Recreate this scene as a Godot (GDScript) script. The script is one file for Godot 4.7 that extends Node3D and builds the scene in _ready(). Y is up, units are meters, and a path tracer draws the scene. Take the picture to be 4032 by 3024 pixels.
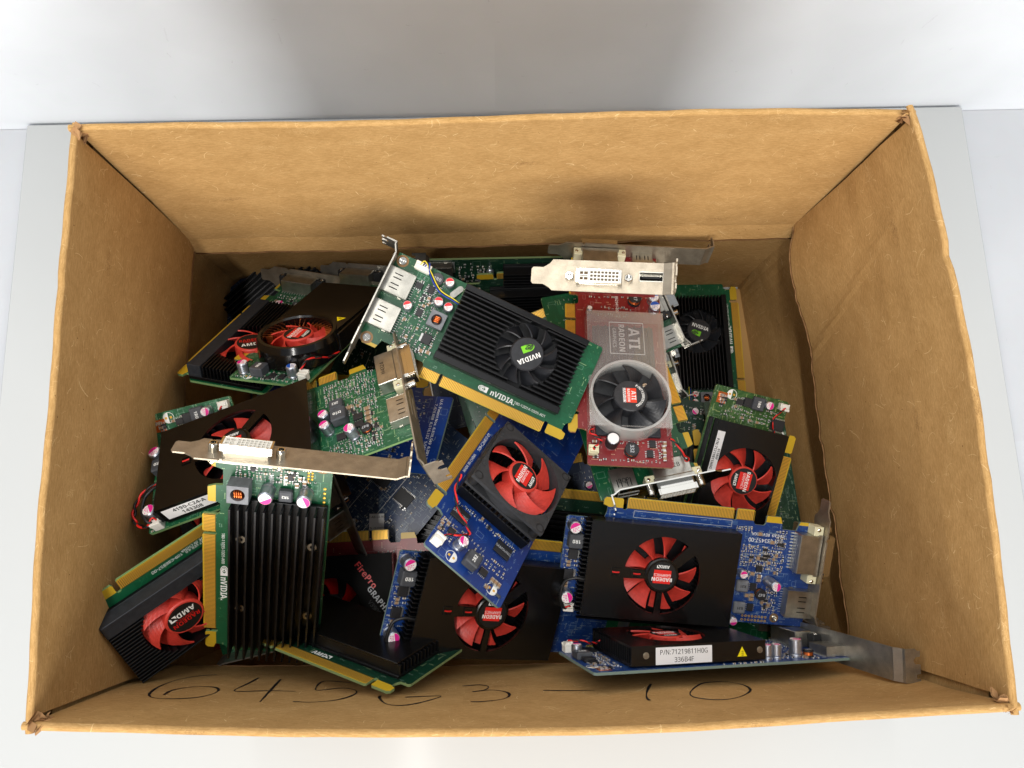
extends Node3D
# A cardboard box of used graphics cards, seen from above. Card builders work in millimetres in the card's own
# axes: x from the bracket to the far end, y from the gold contacts to the upper edge, z out of the component side.

const MM := 0.001
const RIM := 0.305
const POSE := {
	"A": [0.8946, -0.1379, 0.4250, 0.4336, 0.0384, -0.9003, -0.0928, 0.2101, -0.0576],
	"B": [-0.0594, 0.3163, 0.9468, 0.9974, -0.0191, 0.0689, 0.0541, 0.1450, -0.1317],
	"C": [-0.1883, -0.6140, 0.7665, 0.9815, -0.1453, 0.1247, -0.1538, 0.2789, 0.0179],
	"D": [-0.9838, 0.1325, -0.1208, -0.1521, -0.2599, 0.9536, 0.2016, 0.1705, 0.0711],
	"H": [-0.3952, 0.6534, 0.6457, 0.7239, -0.2111, 0.6568, 0.0134, 0.1504, -0.0390],
	"F": [0.2715, 0.2603, -0.9266, -0.9616, 0.1146, -0.2496, 0.1603, 0.1028, 0.1397],
	"G": [0.0105, -0.0197, -0.9998, -0.9999, -0.0092, -0.0103, 0.2094, 0.0097, -0.0040],
	"I": [-0.8721, 0.4745, -0.1200, -0.2601, -0.2417, 0.9348, 0.0818, 0.1421, 0.0888],
	"L": [-0.9451, -0.1201, 0.3038, 0.1985, 0.5276, 0.8260, -0.0658, 0.2075, -0.0434],
	"U": [-0.2101, 0.3238, -0.9225, -0.9777, -0.0674, 0.1990, -0.1370, 0.1419, 0.1297],
	"M": [-0.2471, 0.6942, 0.6760, 0.9668, 0.1294, 0.2204, -0.1795, 0.0731, -0.1402],
	"N": [-0.3204, 0.7043, 0.6335, 0.9467, 0.2607, 0.1891, -0.1303, 0.0750, -0.1424],
	"O": [-0.7442, 0.3588, 0.5634, 0.1478, -0.7341, 0.6628, -0.1215, 0.1932, 0.0182],
	"P": [-0.9989, -0.0376, 0.0277, 0.0277, 0.0000, 0.9996, -0.0420, 0.1259, 0.0694],
	"Q": [0.8403, 0.4926, 0.2264, 0.5381, -0.8083, -0.2388, -0.1878, 0.1695, 0.1161],
	"E": [-0.9580, 0.2852, -0.0300, 0.2822, 0.9561, 0.0786, 0.1856, 0.1399, 0.1457],
	"S": [-0.1789, -0.3347, -0.9252, -0.9839, 0.0608, 0.1682, 0.1246, 0.1759, 0.0384],
	"K": [0.8849, 0.4399, 0.1531, -0.2545, 0.1813, 0.9499, -0.1835, 0.1003, -0.0531],
	"X": [0.1308, -0.9863, -0.1006, 0.9869, 0.1198, 0.1085, 0.0362, 0.2551, -0.0844],
	"Y1": [-0.9324, -0.0360, 0.3597, 0.3615, -0.0849, 0.9285, 0.1136, 0.1224, -0.1231],
	"Y2": [-0.9646, -0.0262, 0.2624, 0.2637, -0.0911, 0.9603, 0.1224, 0.0907, -0.0924],
	"F2": [-0.0101, -0.1263, -0.9919, 0.9999, -0.0010, -0.0100, 0.1550, 0.1051, 0.1369],
	"R": [0.6504, -0.0379, -0.7586, 0.7596, 0.0325, 0.6496, -0.1775, 0.1074, 0.0914],
	"T3": [1.0000, -0.0073, 0.0019, 0.0075, 0.9683, -0.2496, -0.0554, 0.0699, -0.1240],
	"Y3": [-0.9998, -0.0201, 0.0063, 0.0211, -0.9534, 0.3011, 0.1259, 0.1157, -0.1281],
	"W": [-0.9838, 0.1325, -0.1208, -0.1521, -0.2599, 0.9536, 0.1956, 0.1345, 0.0851],
	"V": [-0.9838, 0.1325, -0.1208, -0.1521, -0.2599, 0.9536, 0.1566, 0.1005, 0.0591],
	"Z1": [0.9578, 0.0000, 0.2873, 0.2873, 0.0000, -0.9578, -0.1852, 0.0850, 0.0657],
	"Z2": [-0.3714, 0.0000, 0.9285, -0.9285, -0.0000, -0.3714, -0.0724, 0.0500, -0.0931],
	"Z3": [-0.9890, -0.0074, 0.1480, 0.1482, -0.0494, 0.9877, 0.1047, 0.0721, 0.0085],
	"Z4": [0.9793, 0.0490, -0.1964, 0.1961, 0.0098, 0.9805, -0.0642, 0.0558, -0.0737],
	"Z5": [0.1961, 0.0000, -0.9806, -0.9806, 0.0000, -0.1961, 0.1437, 0.0600, 0.1343],
	"Z6": [0.2873, 0.0000, -0.9578, -0.9578, 0.0000, -0.2873, 0.1472, 0.1000, 0.0750],
	"Z7": [0.7580, 0.0777, -0.6476, -0.6523, 0.0903, -0.7526, -0.2453, 0.0419, -0.0540],
}
const HAND := [[-0.1838,0.1825,-0.1926,0.1864,-0.2006,0.1989,-0.2026,0.2203,-0.1991,0.2403,-0.1927,0.2489,-0.1822,0.2498,-0.1716,0.2447,-0.1666,0.2337,-0.1680,0.2236,-0.1739,0.2175,-0.1844,0.2186,-0.1913,0.2281,-0.1910,0.2411],
	[-0.1557,0.1901,-0.1568,0.2069,-0.1586,0.2245,-0.1539,0.2283,-0.1415,0.2254,-0.1240,0.2264],
	[-0.1413,0.1947,-0.1388,0.2229,-0.1360,0.2522],
	[-0.0978,0.2037,-0.1142,0.1997,-0.1146,0.2196,-0.1110,0.2235,-0.0998,0.2182,-0.0912,0.2240,-0.0900,0.2343,-0.0967,0.2465,-0.1083,0.2516,-0.1191,0.2507],
	[-0.0750,0.2370,-0.0749,0.2422,-0.0697,0.2551,-0.0616,0.2594,-0.0522,0.2537,-0.0419,0.2388,-0.0524,0.2391,-0.0614,0.2409],
	[-0.0316,0.2132,-0.0216,0.2105,-0.0166,0.2154,-0.0185,0.2239,-0.0252,0.2282,-0.0144,0.2243,-0.0063,0.2300,-0.0048,0.2390,-0.0090,0.2470,-0.0193,0.2518,-0.0254,0.2518],
	[0.0143,0.2281,0.0285,0.2302,0.0427,0.2315],
	[0.0769,0.2188,0.0730,0.2304,0.0695,0.2433,0.0681,0.2526,0.0686,0.2575],
	[0.1194,0.2083,0.1070,0.2160,0.0945,0.2392,0.0938,0.2519,0.1046,0.2578,0.1166,0.2509,0.1295,0.2325,0.1312,0.2170,0.1241,0.2087,0.1194,0.2083]]

var mats := {}
var cache := {}
var rng := RandomNumberGenerator.new()
var box_root: Node3D
var card_count := 0

func _ready():
	rng.seed = 20240611
	setup_view()
	make_materials()
	build_setting()
	build_box()
	build_cards()

# ---------------------------------------------------------------- camera and light
func setup_view():
	var cam := Camera3D.new()
	cam.name = "camera"
	cam.transform = Transform3D(Basis(Vector3(0.99934, 0.01714, 0.03196), Vector3(0.02806, 0.19256, -0.98088), Vector3(-0.02296, 0.98114, 0.19195)).orthonormalized(), Vector3(-0.0081, 0.6782, 0.0678))
	cam.fov = 53.65
	cam.near = 0.02
	cam.far = 30.0
	add_child(cam)
	cam.current = true
	var env := Environment.new()
	env.background_mode = Environment.BG_COLOR
	env.background_color = Color(0.54, 0.555, 0.58)
	env.tonemap_mode = Environment.TONE_MAPPER_LINEAR
	env.tonemap_exposure = 1.06
	env.sdfgi_enabled = true
	env.ssao_enabled = true
	env.ssil_enabled = true
	var we := WorldEnvironment.new()
	we.name = "room_light"
	we.environment = env
	add_child(we)
	area_lamp("lamp_a", Vector3(-0.44, 1.10, 1.52), Vector3(0, 0.15, -0.05), Vector2(0.75, 0.7), 2.15)
	area_lamp("lamp_b", Vector3(0.48, 1.10, 1.52), Vector3(0, 0.15, -0.05), Vector2(0.75, 0.7), 2.15)
	area_lamp("lamp_c", Vector3(-0.33, 2.3, 0.30), Vector3(-0.33, 0, 0.30), Vector2(0.06, 1.9), 3.0)

func area_lamp(called, at, to, size, energy):
	var l := AreaLight3D.new()
	l.name = called
	l.area_size = size
	l.light_energy = energy
	l.light_color = Color(1.0, 0.985, 0.965)
	l.shadow_enabled = true
	l.area_range = 12.0
	l.look_at_from_position(at, to, Vector3.UP if absf((to - at).normalized().y) < 0.95 else Vector3.FORWARD)
	add_child(l)

# ---------------------------------------------------------------- materials
func mat(key, color, rough = 0.5, metal = 0.0, spec = 0.5):
	var m := StandardMaterial3D.new()
	m.albedo_color = color
	m.roughness = rough
	m.metallic = metal
	m.metallic_specular = spec
	mats[key] = m
	return m

func worn(m, tex, rep):
	m.albedo_texture = tex
	m.uv1_triplanar = true
	m.uv1_scale = Vector3.ONE * rep

# settled dust: pale specks and short hairs over a slightly uneven base, multiplied with the part's own colour
func dust_print(sd: int, specks: int, low: float, bright: float):
	var r := RandomNumberGenerator.new()
	r.seed = sd
	var s := 512
	var n := FastNoiseLite.new()
	n.seed = sd
	n.frequency = 0.02
	n.fractal_octaves = 4
	var im := Image.create(s, s, false, Image.FORMAT_RGB8)
	for y in s:
		for x in s:
			var v := low + 0.10 * n.get_noise_2d(x, y) + 0.05 * n.get_noise_2d(x * 9.0, y * 9.0)
			im.set_pixel(x, y, Color(v, v, v))
	for k in specks:
		var p := Vector2i(r.randi() % s, r.randi() % s)
		var v := lerpf(low, bright, r.randf())
		im.set_pixelv(p, Color(v, v, v * 0.97))
		if k % 40 == 0:
			var d := r.randf() * TAU
			var q := Vector2(p)
			for t in r.randi_range(4, 22):
				d += r.randf_range(-0.25, 0.25)
				q += Vector2.from_angle(d)
				im.set_pixel(posmod(int(q.x), s), posmod(int(q.y), s), Color(v, v, v))
	return to_tex(im)

func make_materials():
	var dust = dust_print(41, 5200, 0.62, 1.0)
	var smudge = dust_print(42, 900, 0.90, 1.0)
	mat("gold", Color(0.95, 0.74, 0.30), 0.34, 0.6)
	mat("steel", Color(0.76, 0.745, 0.71), 0.34, 0.85)
	mat("steel_warm", Color(0.72, 0.675, 0.60), 0.42, 0.8)
	mat("shell", Color(0.80, 0.79, 0.75), 0.3, 0.95)
	mat("chrome", Color(0.86, 0.85, 0.82), 0.14, 1.0)
	mat("anodized", Color(0.093, 0.099, 0.117), 0.36, 0.2)
	mat("anodized_grey", Color(0.300, 0.323, 0.360), 0.5, 0.3)
	mat("black_gloss", Color(0.112, 0.102, 0.096), 0.16)
	mat("black_satin", Color(0.112, 0.105, 0.099), 0.27)
	mat("black_matte", Color(0.180, 0.180, 0.188), 0.62)
	mat("black_dull", Color(0.05, 0.048, 0.047), 0.6, 0.0, 0.2)
	mat("black_fan", Color(0.255, 0.262, 0.285), 0.38)
	mat("charcoal", Color(0.315, 0.323, 0.338), 0.6)
	mat("red_plastic", Color(0.90, 0.275, 0.225), 0.45)
	mat("red_deep", Color(0.78, 0.06, 0.05), 0.4)
	mat("white_plastic", Color(0.92, 0.91, 0.87), 0.45)
	mat("ivory", Color(0.88, 0.86, 0.72), 0.5)
	mat("can", Color(0.72, 0.74, 0.78), 0.33, 0.9)
	mat("cap_white", Color(0.94, 0.92, 0.91), 0.4)
	mat("cap_pink", Color(0.89, 0.12, 0.55), 0.4)
	mat("cap_red", Color(0.88, 0.14, 0.17), 0.4)
	mat("cap_blue", Color(0.10, 0.33, 0.72), 0.4)
	mat("ferrite", Color(0.30, 0.31, 0.33), 0.55)
	mat("ferrite_light", Color(0.50, 0.51, 0.53), 0.5)
	mat("copper", Color(0.88, 0.47, 0.24), 0.3, 0.9)
	mat("chip", Color(0.13, 0.13, 0.14), 0.5)
	mat("solder", Color(0.80, 0.80, 0.79), 0.3, 0.8)
	mat("print_white", Color(0.93, 0.93, 0.91), 0.55)
	mat("print_grey", Color(0.70, 0.71, 0.72), 0.6)
	mat("print_red", Color(0.88, 0.14, 0.11), 0.45)
	mat("print_orange", Color(0.93, 0.25, 0.12), 0.45)
	mat("print_green", Color(0.46, 0.78, 0.10), 0.45)
	mat("print_yellow", Color(0.96, 0.88, 0.05), 0.5)
	mat("print_black", Color(0.05, 0.05, 0.05), 0.55)
	mat("label_white", Color(0.90, 0.90, 0.90), 0.5)
	mat("wire_red", Color(0.84, 0.12, 0.10), 0.4)
	mat("wire_black", Color(0.09, 0.09, 0.095), 0.45)
	mat("wire_yellow", Color(0.90, 0.82, 0.22), 0.4)
	mat("wire_blue", Color(0.10, 0.24, 0.66), 0.4)
	mat("ink", Color(0.065, 0.06, 0.06), 0.6)
	mat("tinned_ring", Color(0.52, 0.40, 0.26), 0.5, 0.3)
	var v = mat("parts", Color.WHITE, 0.38)
	v.vertex_color_use_as_albedo = true
	var c = mat("clear", Color(0.86, 0.85, 0.82, 0.16), 0.08)
	c.transparency = BaseMaterial3D.TRANSPARENCY_ALPHA
	mat("clear_edge", Color(0.9, 0.9, 0.88, 0.34), 0.1).transparency = BaseMaterial3D.TRANSPARENCY_ALPHA
	for key in ["black_satin", "black_gloss", "anodized", "charcoal", "black_matte", "black_fan", "anodized_grey"]:
		worn(mats[key], dust, 18.0)
	for key in ["steel", "steel_warm", "shell"]:
		worn(mats[key], smudge, 11.0)
	for key in ["red_plastic", "ferrite", "ferrite_light"]:
		worn(mats[key], smudge, 23.0)
	var boards := {
		"green": [Color(0.055, 0.315, 0.19), Color(0.09, 0.41, 0.26), Color(0.64, 0.74, 0.54)],
		"olive": [Color(0.13, 0.28, 0.11), Color(0.20, 0.36, 0.16), Color(0.72, 0.75, 0.50)],
		"blue": [Color(0.045, 0.185, 0.45), Color(0.08, 0.26, 0.55), Color(0.55, 0.60, 0.62)],
		"navy": [Color(0.05, 0.15, 0.30), Color(0.08, 0.21, 0.40), Color(0.55, 0.58, 0.58)],
		"red": [Color(0.49, 0.10, 0.115), Color(0.58, 0.17, 0.17), Color(0.80, 0.70, 0.56)],
		"dark": [Color(0.06, 0.20, 0.14), Color(0.09, 0.27, 0.19), Color(0.62, 0.68, 0.52)]}
	var n := 0
	for key in boards:
		n += 1
		for busy in [0, 1]:
			var m = mat("board_" + key + ("_busy" if busy else ""), Color.WHITE, 0.34)
			m.albedo_texture = board_print(boards[key][0].lerp(boards[key][2], 0.08 * busy), boards[key][1], n * 17 + busy, busy, boards[key][2])
		var e = boards[key][0].lerp(Color(0.78, 0.80, 0.52), 0.55)
		mat("edge_" + key, e, 0.55)
	mats.card = mat("card", Color.WHITE, 0.88, 0.0, 0.25)
	mats.card.albedo_texture = cardboard_print(false)
	mat("card_torn", Color(0.66, 0.50, 0.33), 0.95)
	mat("card_flute", Color(0.46, 0.31, 0.18), 0.95)
	var w = mat("white_wall", Color.WHITE, 0.55)
	w.albedo_texture = white_print(5, Color(0.905, 0.922, 0.94), 110)
	var t = mat("table", Color.WHITE, 0.4)
	t.albedo_texture = white_print(9, Color(0.76, 0.77, 0.785), 70)
	mat("plate", Color(0.735, 0.745, 0.745), 0.13, 0.0, 0.16)

func to_tex(im: Image):
	im.generate_mipmaps()
	return ImageTexture.create_from_image(im)

func jig(a):
	return rng.randf_range(-a, a)

# printed circuit: copper tracks, vias, pads, white marks (1024 x 472 pixels for 172 x 79 mm)
func board_print(base: Color, track: Color, sd: int, busy: int, pad: Color):
	var r := RandomNumberGenerator.new()
	r.seed = sd
	var w := 1024
	var h := 472
	var im := Image.create(w, h, false, Image.FORMAT_RGB8)
	im.fill(base)
	for k in 26:
		var q = base.lerp(track, r.randf_range(0.15, 0.6))
		im.fill_rect(Rect2i(r.randi_range(0, w), r.randi_range(0, h), r.randi_range(30, 190), r.randi_range(14, 110)), q)
	for k in (320 if busy else 190):
		var x := r.randi_range(0, w)
		var y := r.randi_range(0, h)
		var lanes := r.randi_range(1, 7)
		var q = base.lerp(track, r.randf_range(0.5, 1.3)) if not busy else base.lerp(track.lerp(pad, 0.4), r.randf_range(0.4, 1.2))
		var dx := r.randi_range(-1, 1)
		var dy := r.randi_range(-1, 1)
		var n := r.randi_range(12, 60)
		for l in lanes:
			var px := x + l * (3 if dy != 0 else 0)
			var py := y + l * (3 if dy == 0 else 0)
			for s in n:
				if s == n / 2:
					dx = 1 if dx == 0 else dx
				px += dx
				py += dy
				if px >= 0 and py >= 0 and px < w and py < h:
					im.set_pixel(px, py, q)
			dx = dx if l % 3 else 0
	for k in (900 if busy else 480):
		im.fill_rect(Rect2i(r.randi_range(0, w), r.randi_range(0, h), 2, 2), base.lerp(pad, r.randf_range(0.35, 0.9)))
	var silk := Color(0.82, 0.86, 0.82)
	for k in (340 if busy else 110):       # reference marks: tiny strokes that read as lettering
		var x := r.randi_range(0, w - 30)
		var y := r.randi_range(0, h - 60)
		for g in r.randi_range(2, 5):
			for s in 4:
				im.fill_rect(Rect2i(x + g * 4 + r.randi_range(0, 2), y + r.randi_range(0, 4), r.randi_range(1, 2), 1), base.lerp(silk, 0.75))
	for k in (80 if busy else 30):       # outlines of parts
		var x := r.randi_range(0, w - 40)
		var y := r.randi_range(0, h - 90)
		frame_px(im, x, y, r.randi_range(8, 44), r.randi_range(8, 34), base.lerp(silk, 0.62))
	for k in (330 if busy else 110):       # bare pads
		var x := r.randi_range(0, w - 20)
		var y := r.randi_range(0, h - 70)
		var across := r.randi_range(0, 1)
		for g in r.randi_range(2, 6):
			im.fill_rect(Rect2i(x + (g * 5 if across else 0), y + (0 if across else g * 5), 3, 3), pad)
	# bare glass-fibre tongue below the solder mask
	var y0 := int(h * (1.0 - 8.2 / 79.0))
	im.fill_rect(Rect2i(0, y0, w, h - y0), Color(0.79, 0.65, 0.16))
	var y1 := int(h * (1.0 - 1.7 / 79.0))
	for span in [[44.4, 56.2], [58.5, 129.6]]:
		im.fill_rect(Rect2i(int(span[0] / 172.0 * w), y0, int((span[1] - span[0]) / 172.0 * w), y1 - y0), Color(0.42, 0.33, 0.10))
	for k in 500:
		im.fill_rect(Rect2i(r.randi_range(0, w), r.randi_range(y1, h), r.randi_range(1, 7), 1), Color(0.79, 0.65, 0.16).lerp(Color(0.85, 0.74, 0.30), r.randf()))
	return to_tex(im)

func frame_px(im, x, y, a, b, c):
	im.fill_rect(Rect2i(x, y, a, 1), c)
	im.fill_rect(Rect2i(x, y + b, a, 1), c)
	im.fill_rect(Rect2i(x, y, 1, b), c)
	im.fill_rect(Rect2i(x + a, y, 1, b), c)

# kraft paper: fine horizontal fibre, mottling, pale loose fibres and scuffs (one tile is 0.26 m)
func cardboard_print(_x):
	var s := 1280
	var fine := FastNoiseLite.new()
	fine.seed = 3
	fine.frequency = 0.09
	var mott := FastNoiseLite.new()
	mott.seed = 4
	mott.frequency = 0.012
	mott.fractal_octaves = 4
	var data := PackedByteArray()
	data.resize(s * s * 3)
	var a := Color(0.715, 0.565, 0.36)
	var i := 0
	for y in s:
		for x in s:
			var f := fine.get_noise_2d(x * 0.30, y * 2.2) * 0.075 + fine.get_noise_2d(x * 1.1 + 500.0, y * 4.0) * 0.05 + fine.get_noise_2d(x * 5.0, y * 5.0) * 0.03 + mott.get_noise_2d(x * 0.5, y * 0.9) * 0.035
			data[i] = int(clampf(a.r + f, 0, 1) * 255)
			data[i + 1] = int(clampf(a.g + f * 0.95, 0, 1) * 255)
			data[i + 2] = int(clampf(a.b + f * 0.85, 0, 1) * 255)
			i += 3
	var im := Image.create_from_data(s, s, false, Image.FORMAT_RGB8, data)
	var r := RandomNumberGenerator.new()
	r.seed = 8
	for k in 1500:
		var p := Vector2(r.randf() * s, r.randf() * s)
		if mott.get_noise_2d(p.x * 0.5, p.y * 0.5) < r.randf_range(-0.45, 0.3):
			continue
		var d := r.randf() * TAU
		var bend := r.randf_range(-0.06, 0.06)
		var pale := r.randf_range(0.35, 0.95) * (1.0 if k % 3 == 0 else 0.5)
		for t in r.randi_range(10, 60 if k % 9 == 0 else 30):
			p += Vector2.from_angle(d)
			d += bend + r.randf_range(-0.1, 0.1)
			var q := Vector2i(posmod(int(p.x), s), posmod(int(p.y), s))
			im.set_pixelv(q, im.get_pixelv(q).lerp(Color(0.93, 0.82, 0.62), pale))
			if k % 10 == 0:
				for e in [Vector2i(1, 0), Vector2i(0, 1), Vector2i(1, 1)]:
					var g := Vector2i(posmod(q.x + e.x, s), posmod(q.y + e.y, s))
					im.set_pixelv(g, im.get_pixelv(g).lerp(Color(0.93, 0.82, 0.62), pale * 0.6))
	for k in 14:          # rubbed and bruised patches
		var c := Vector2(r.randf() * s, r.randf() * s)
		var tone: Color = Color(0.86, 0.73, 0.53) if k % 3 else Color(0.45, 0.32, 0.19)
		for t in 260:
			var p := c + Vector2(r.randfn() * 26.0, r.randfn() * 9.0)
			var q := Vector2i(posmod(int(p.x), s), posmod(int(p.y), s))
			im.fill_rect(Rect2i(q.x, q.y, r.randi_range(1, 5), 1), im.get_pixelv(q).lerp(tone, 0.35))
	for k in 60:
		im.fill_rect(Rect2i(r.randi_range(0, s), r.randi_range(0, s), r.randi_range(1, 3), r.randi_range(1, 3)), Color(0.38, 0.25, 0.13))
	return to_tex(im)

func white_print(sd, base: Color, marks):
	var r := RandomNumberGenerator.new()
	r.seed = sd
	var s := 1024
	var n := FastNoiseLite.new()
	n.seed = sd
	n.frequency = 0.004
	n.fractal_octaves = 4
	var im := Image.create(s, s, false, Image.FORMAT_RGB8)
	for y in s:
		for x in s:
			var f := n.get_noise_2d(x, y) * 0.022
			im.set_pixel(x, y, Color(base.r + f, base.g + f, base.b + f))
	for k in marks:
		var p := Vector2(r.randf() * s, r.randf() * s)
		var d := 0.0 if k % 2 else PI * 0.5 + r.randf_range(-0.3, 0.3)
		for t in (r.randi_range(2, 9) if k % 4 else r.randi_range(10, 34)):
			p += Vector2.from_angle(d + r.randf_range(-0.4, 0.4))
			var q := Vector2i(posmod(int(p.x), s), posmod(int(p.y), s))
			im.set_pixelv(q, im.get_pixelv(q).lerp(Color(0.55, 0.55, 0.57), r.randf_range(0.0, 0.22)))
	return to_tex(im)

# ---------------------------------------------------------------- shapes
func new_st():
	var st := SurfaceTool.new()
	st.begin(Mesh.PRIMITIVE_TRIANGLES)
	return st

func tri(st, a: Vector3, b: Vector3, c: Vector3, out: Vector3, ua = Vector2.ZERO, ub = Vector2.ZERO, uc = Vector2.ZERO):
	var f := (b - a).cross(c - a)
	if f.length_squared() < 1e-22:
		return
	if f.dot(out) > 0:
		var t := b
		b = c
		c = t
		t = Vector3.ZERO
		var tu = ub
		ub = uc
		uc = tu
		f = -f
	st.set_normal(-f.normalized())
	st.set_uv(ua)
	st.add_vertex(a * MM)
	st.set_uv(ub)
	st.add_vertex(b * MM)
	st.set_uv(uc)
	st.add_vertex(c * MM)

func quad(st, a, b, c, d, out):
	tri(st, a, b, c, out)
	tri(st, a, c, d, out)

func add_box(st, p: Vector3, q: Vector3, ch := 0.0):
	var m := (p + q) * 0.5
	var h := (q - p) * 0.5
	var e := h - Vector3(ch, ch, ch)
	for ax in 3:
		for s in [-1.0, 1.0]:
			var n := Vector3.ZERO
			n[ax] = s
			var u := Vector3.ZERO
			u[(ax + 1) % 3] = e[(ax + 1) % 3]
			var v := Vector3.ZERO
			v[(ax + 2) % 3] = e[(ax + 2) % 3]
			var o: Vector3 = m + n * h[ax]
			quad(st, o - u - v, o + u - v, o + u + v, o - u + v, n)
	if ch <= 0.0:
		return
	for ax in 3:
		var i := (ax + 1) % 3
		var j := (ax + 2) % 3
		for si in [-1.0, 1.0]:
			for sj in [-1.0, 1.0]:
				var a := m
				var b := m
				a[i] += si * h[i]
				a[j] += sj * e[j]
				b[i] += si * e[i]
				b[j] += sj * h[j]
				var w := Vector3.ZERO
				w[ax] = e[ax]
				var out := Vector3.ZERO
				out[i] = si
				out[j] = sj
				quad(st, a - w, a + w, b + w, b - w, out)
	for sx in [-1.0, 1.0]:
		for sy in [-1.0, 1.0]:
			for sz in [-1.0, 1.0]:
				tri(st, m + Vector3(sx * h.x, sy * e.y, sz * e.z), m + Vector3(sx * e.x, sy * h.y, sz * e.z), m + Vector3(sx * e.x, sy * e.y, sz * h.z), Vector3(sx, sy, sz))

func box_mesh(sx, sy, sz, ch = 0.0):   # centred in x and y, standing on z = 0
	var key := "b%.2f_%.2f_%.2f_%.2f" % [sx, sy, sz, ch]
	if not cache.has(key):
		var st = new_st()
		add_box(st, Vector3(-sx / 2.0, -sy / 2.0, 0), Vector3(sx / 2.0, sy / 2.0, sz), ch)
		cache[key] = st.commit()
	return cache[key]

func add_lathe(st, prof: Array, seg: int, at := Vector3.ZERO):
	for i in prof.size() - 1:
		var p: Vector2 = prof[i]
		var q: Vector2 = prof[i + 1]
		var d := q - p
		var nr := d.y
		var nz := -d.x
		for k in seg:
			var a := TAU * k / seg
			var b := TAU * (k + 1) / seg
			var na := Vector3(cos(a) * nr, sin(a) * nr, nz).normalized()
			var nb := Vector3(cos(b) * nr, sin(b) * nr, nz).normalized()
			var v := [at + Vector3(cos(a) * p.x, sin(a) * p.x, p.y), at + Vector3(cos(b) * p.x, sin(b) * p.x, p.y), at + Vector3(cos(b) * q.x, sin(b) * q.x, q.y), at + Vector3(cos(a) * q.x, sin(a) * q.x, q.y)]
			var nn := [na, nb, nb, na]
			for t in [[0, 3, 2], [0, 2, 1]]:
				for x in t:
					st.set_normal(nn[x])
					st.set_uv(Vector2.ZERO)
					st.add_vertex(v[x] * MM)

func lathe_mesh(prof, seg):
	var key := "l%s_%d" % [str(prof), seg]
	if not cache.has(key):
		var st = new_st()
		add_lathe(st, prof, seg)
		cache[key] = st.commit()
	return cache[key]

# a flat outline pushed out from w0 to w1; turn maps (u, v, w) to (x, y, z)
func add_prism(st, poly: PackedVector2Array, w0: float, w1: float, turn = null, sides := true, caps := true):
	var at := func(p: Vector2, w: float) -> Vector3: return Vector3(p.x, p.y, w) if turn == null else turn.call(p.x, p.y, w)
	var up: Vector3 = at.call(Vector2.ZERO, 1.0) - at.call(Vector2.ZERO, 0.0)
	if caps:
		var t := Geometry2D.triangulate_polygon(poly)
		for k in range(0, t.size(), 3):
			tri(st, at.call(poly[t[k]], w1), at.call(poly[t[k + 1]], w1), at.call(poly[t[k + 2]], w1), up)
			tri(st, at.call(poly[t[k]], w0), at.call(poly[t[k + 1]], w0), at.call(poly[t[k + 2]], w0), -up)
	if sides:
		var ccw := not Geometry2D.is_polygon_clockwise(poly)
		for k in poly.size():
			var a := poly[k]
			var b := poly[(k + 1) % poly.size()]
			var d := (b - a).normalized()
			var o := Vector2(d.y, -d.x) * (1.0 if ccw else -1.0)
			var out: Vector3 = at.call(o, 0.0) - at.call(Vector2.ZERO, 0.0)
			quad(st, at.call(a, w0), at.call(b, w0), at.call(b, w1), at.call(a, w1), out)

func side_turn(y, z, x):
	return Vector3(x, y, z)

# a rectangular plate with a round opening
func add_holed(st, x0, y0, x1, y1, c: Vector2, r: float, z0: float, z1: float, seg := 40):
	var ang := []
	for k in seg:
		ang.append(fposmod(TAU * k / seg, TAU))
	for q in [Vector2(x0, y0), Vector2(x1, y0), Vector2(x1, y1), Vector2(x0, y1)]:
		ang.append(fposmod((q - c).angle(), TAU))
	ang.sort()
	var rim := []
	var edge := []
	for a in ang:
		var d := Vector2.from_angle(a)
		var t := 1e9
		if d.x > 1e-6: t = minf(t, (x1 - c.x) / d.x)
		if d.x < -1e-6: t = minf(t, (x0 - c.x) / d.x)
		if d.y > 1e-6: t = minf(t, (y1 - c.y) / d.y)
		if d.y < -1e-6: t = minf(t, (y0 - c.y) / d.y)
		rim.append(c + d * minf(r, t * 0.985))
		edge.append(c + d * t)
	var n := ang.size()
	for k in n:
		var j := (k + 1) % n
		var a: Vector2 = rim[k]
		var b: Vector2 = rim[j]
		var p: Vector2 = edge[k]
		var q: Vector2 = edge[j]
		var z := func(v: Vector2, w: float) -> Vector3: return Vector3(v.x, v.y, w)
		quad(st, z.call(a, z1), z.call(p, z1), z.call(q, z1), z.call(b, z1), Vector3.BACK)
		quad(st, z.call(a, z0), z.call(p, z0), z.call(q, z0), z.call(b, z0), Vector3.FORWARD)
		quad(st, z.call(a, z0), z.call(b, z0), z.call(b, z1), z.call(a, z1), z.call(c - (a + b) * 0.5, 0))
		quad(st, z.call(p, z0), z.call(q, z0), z.call(q, z1), z.call(p, z1), z.call((p + q) * 0.5 - c, 0))

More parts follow.
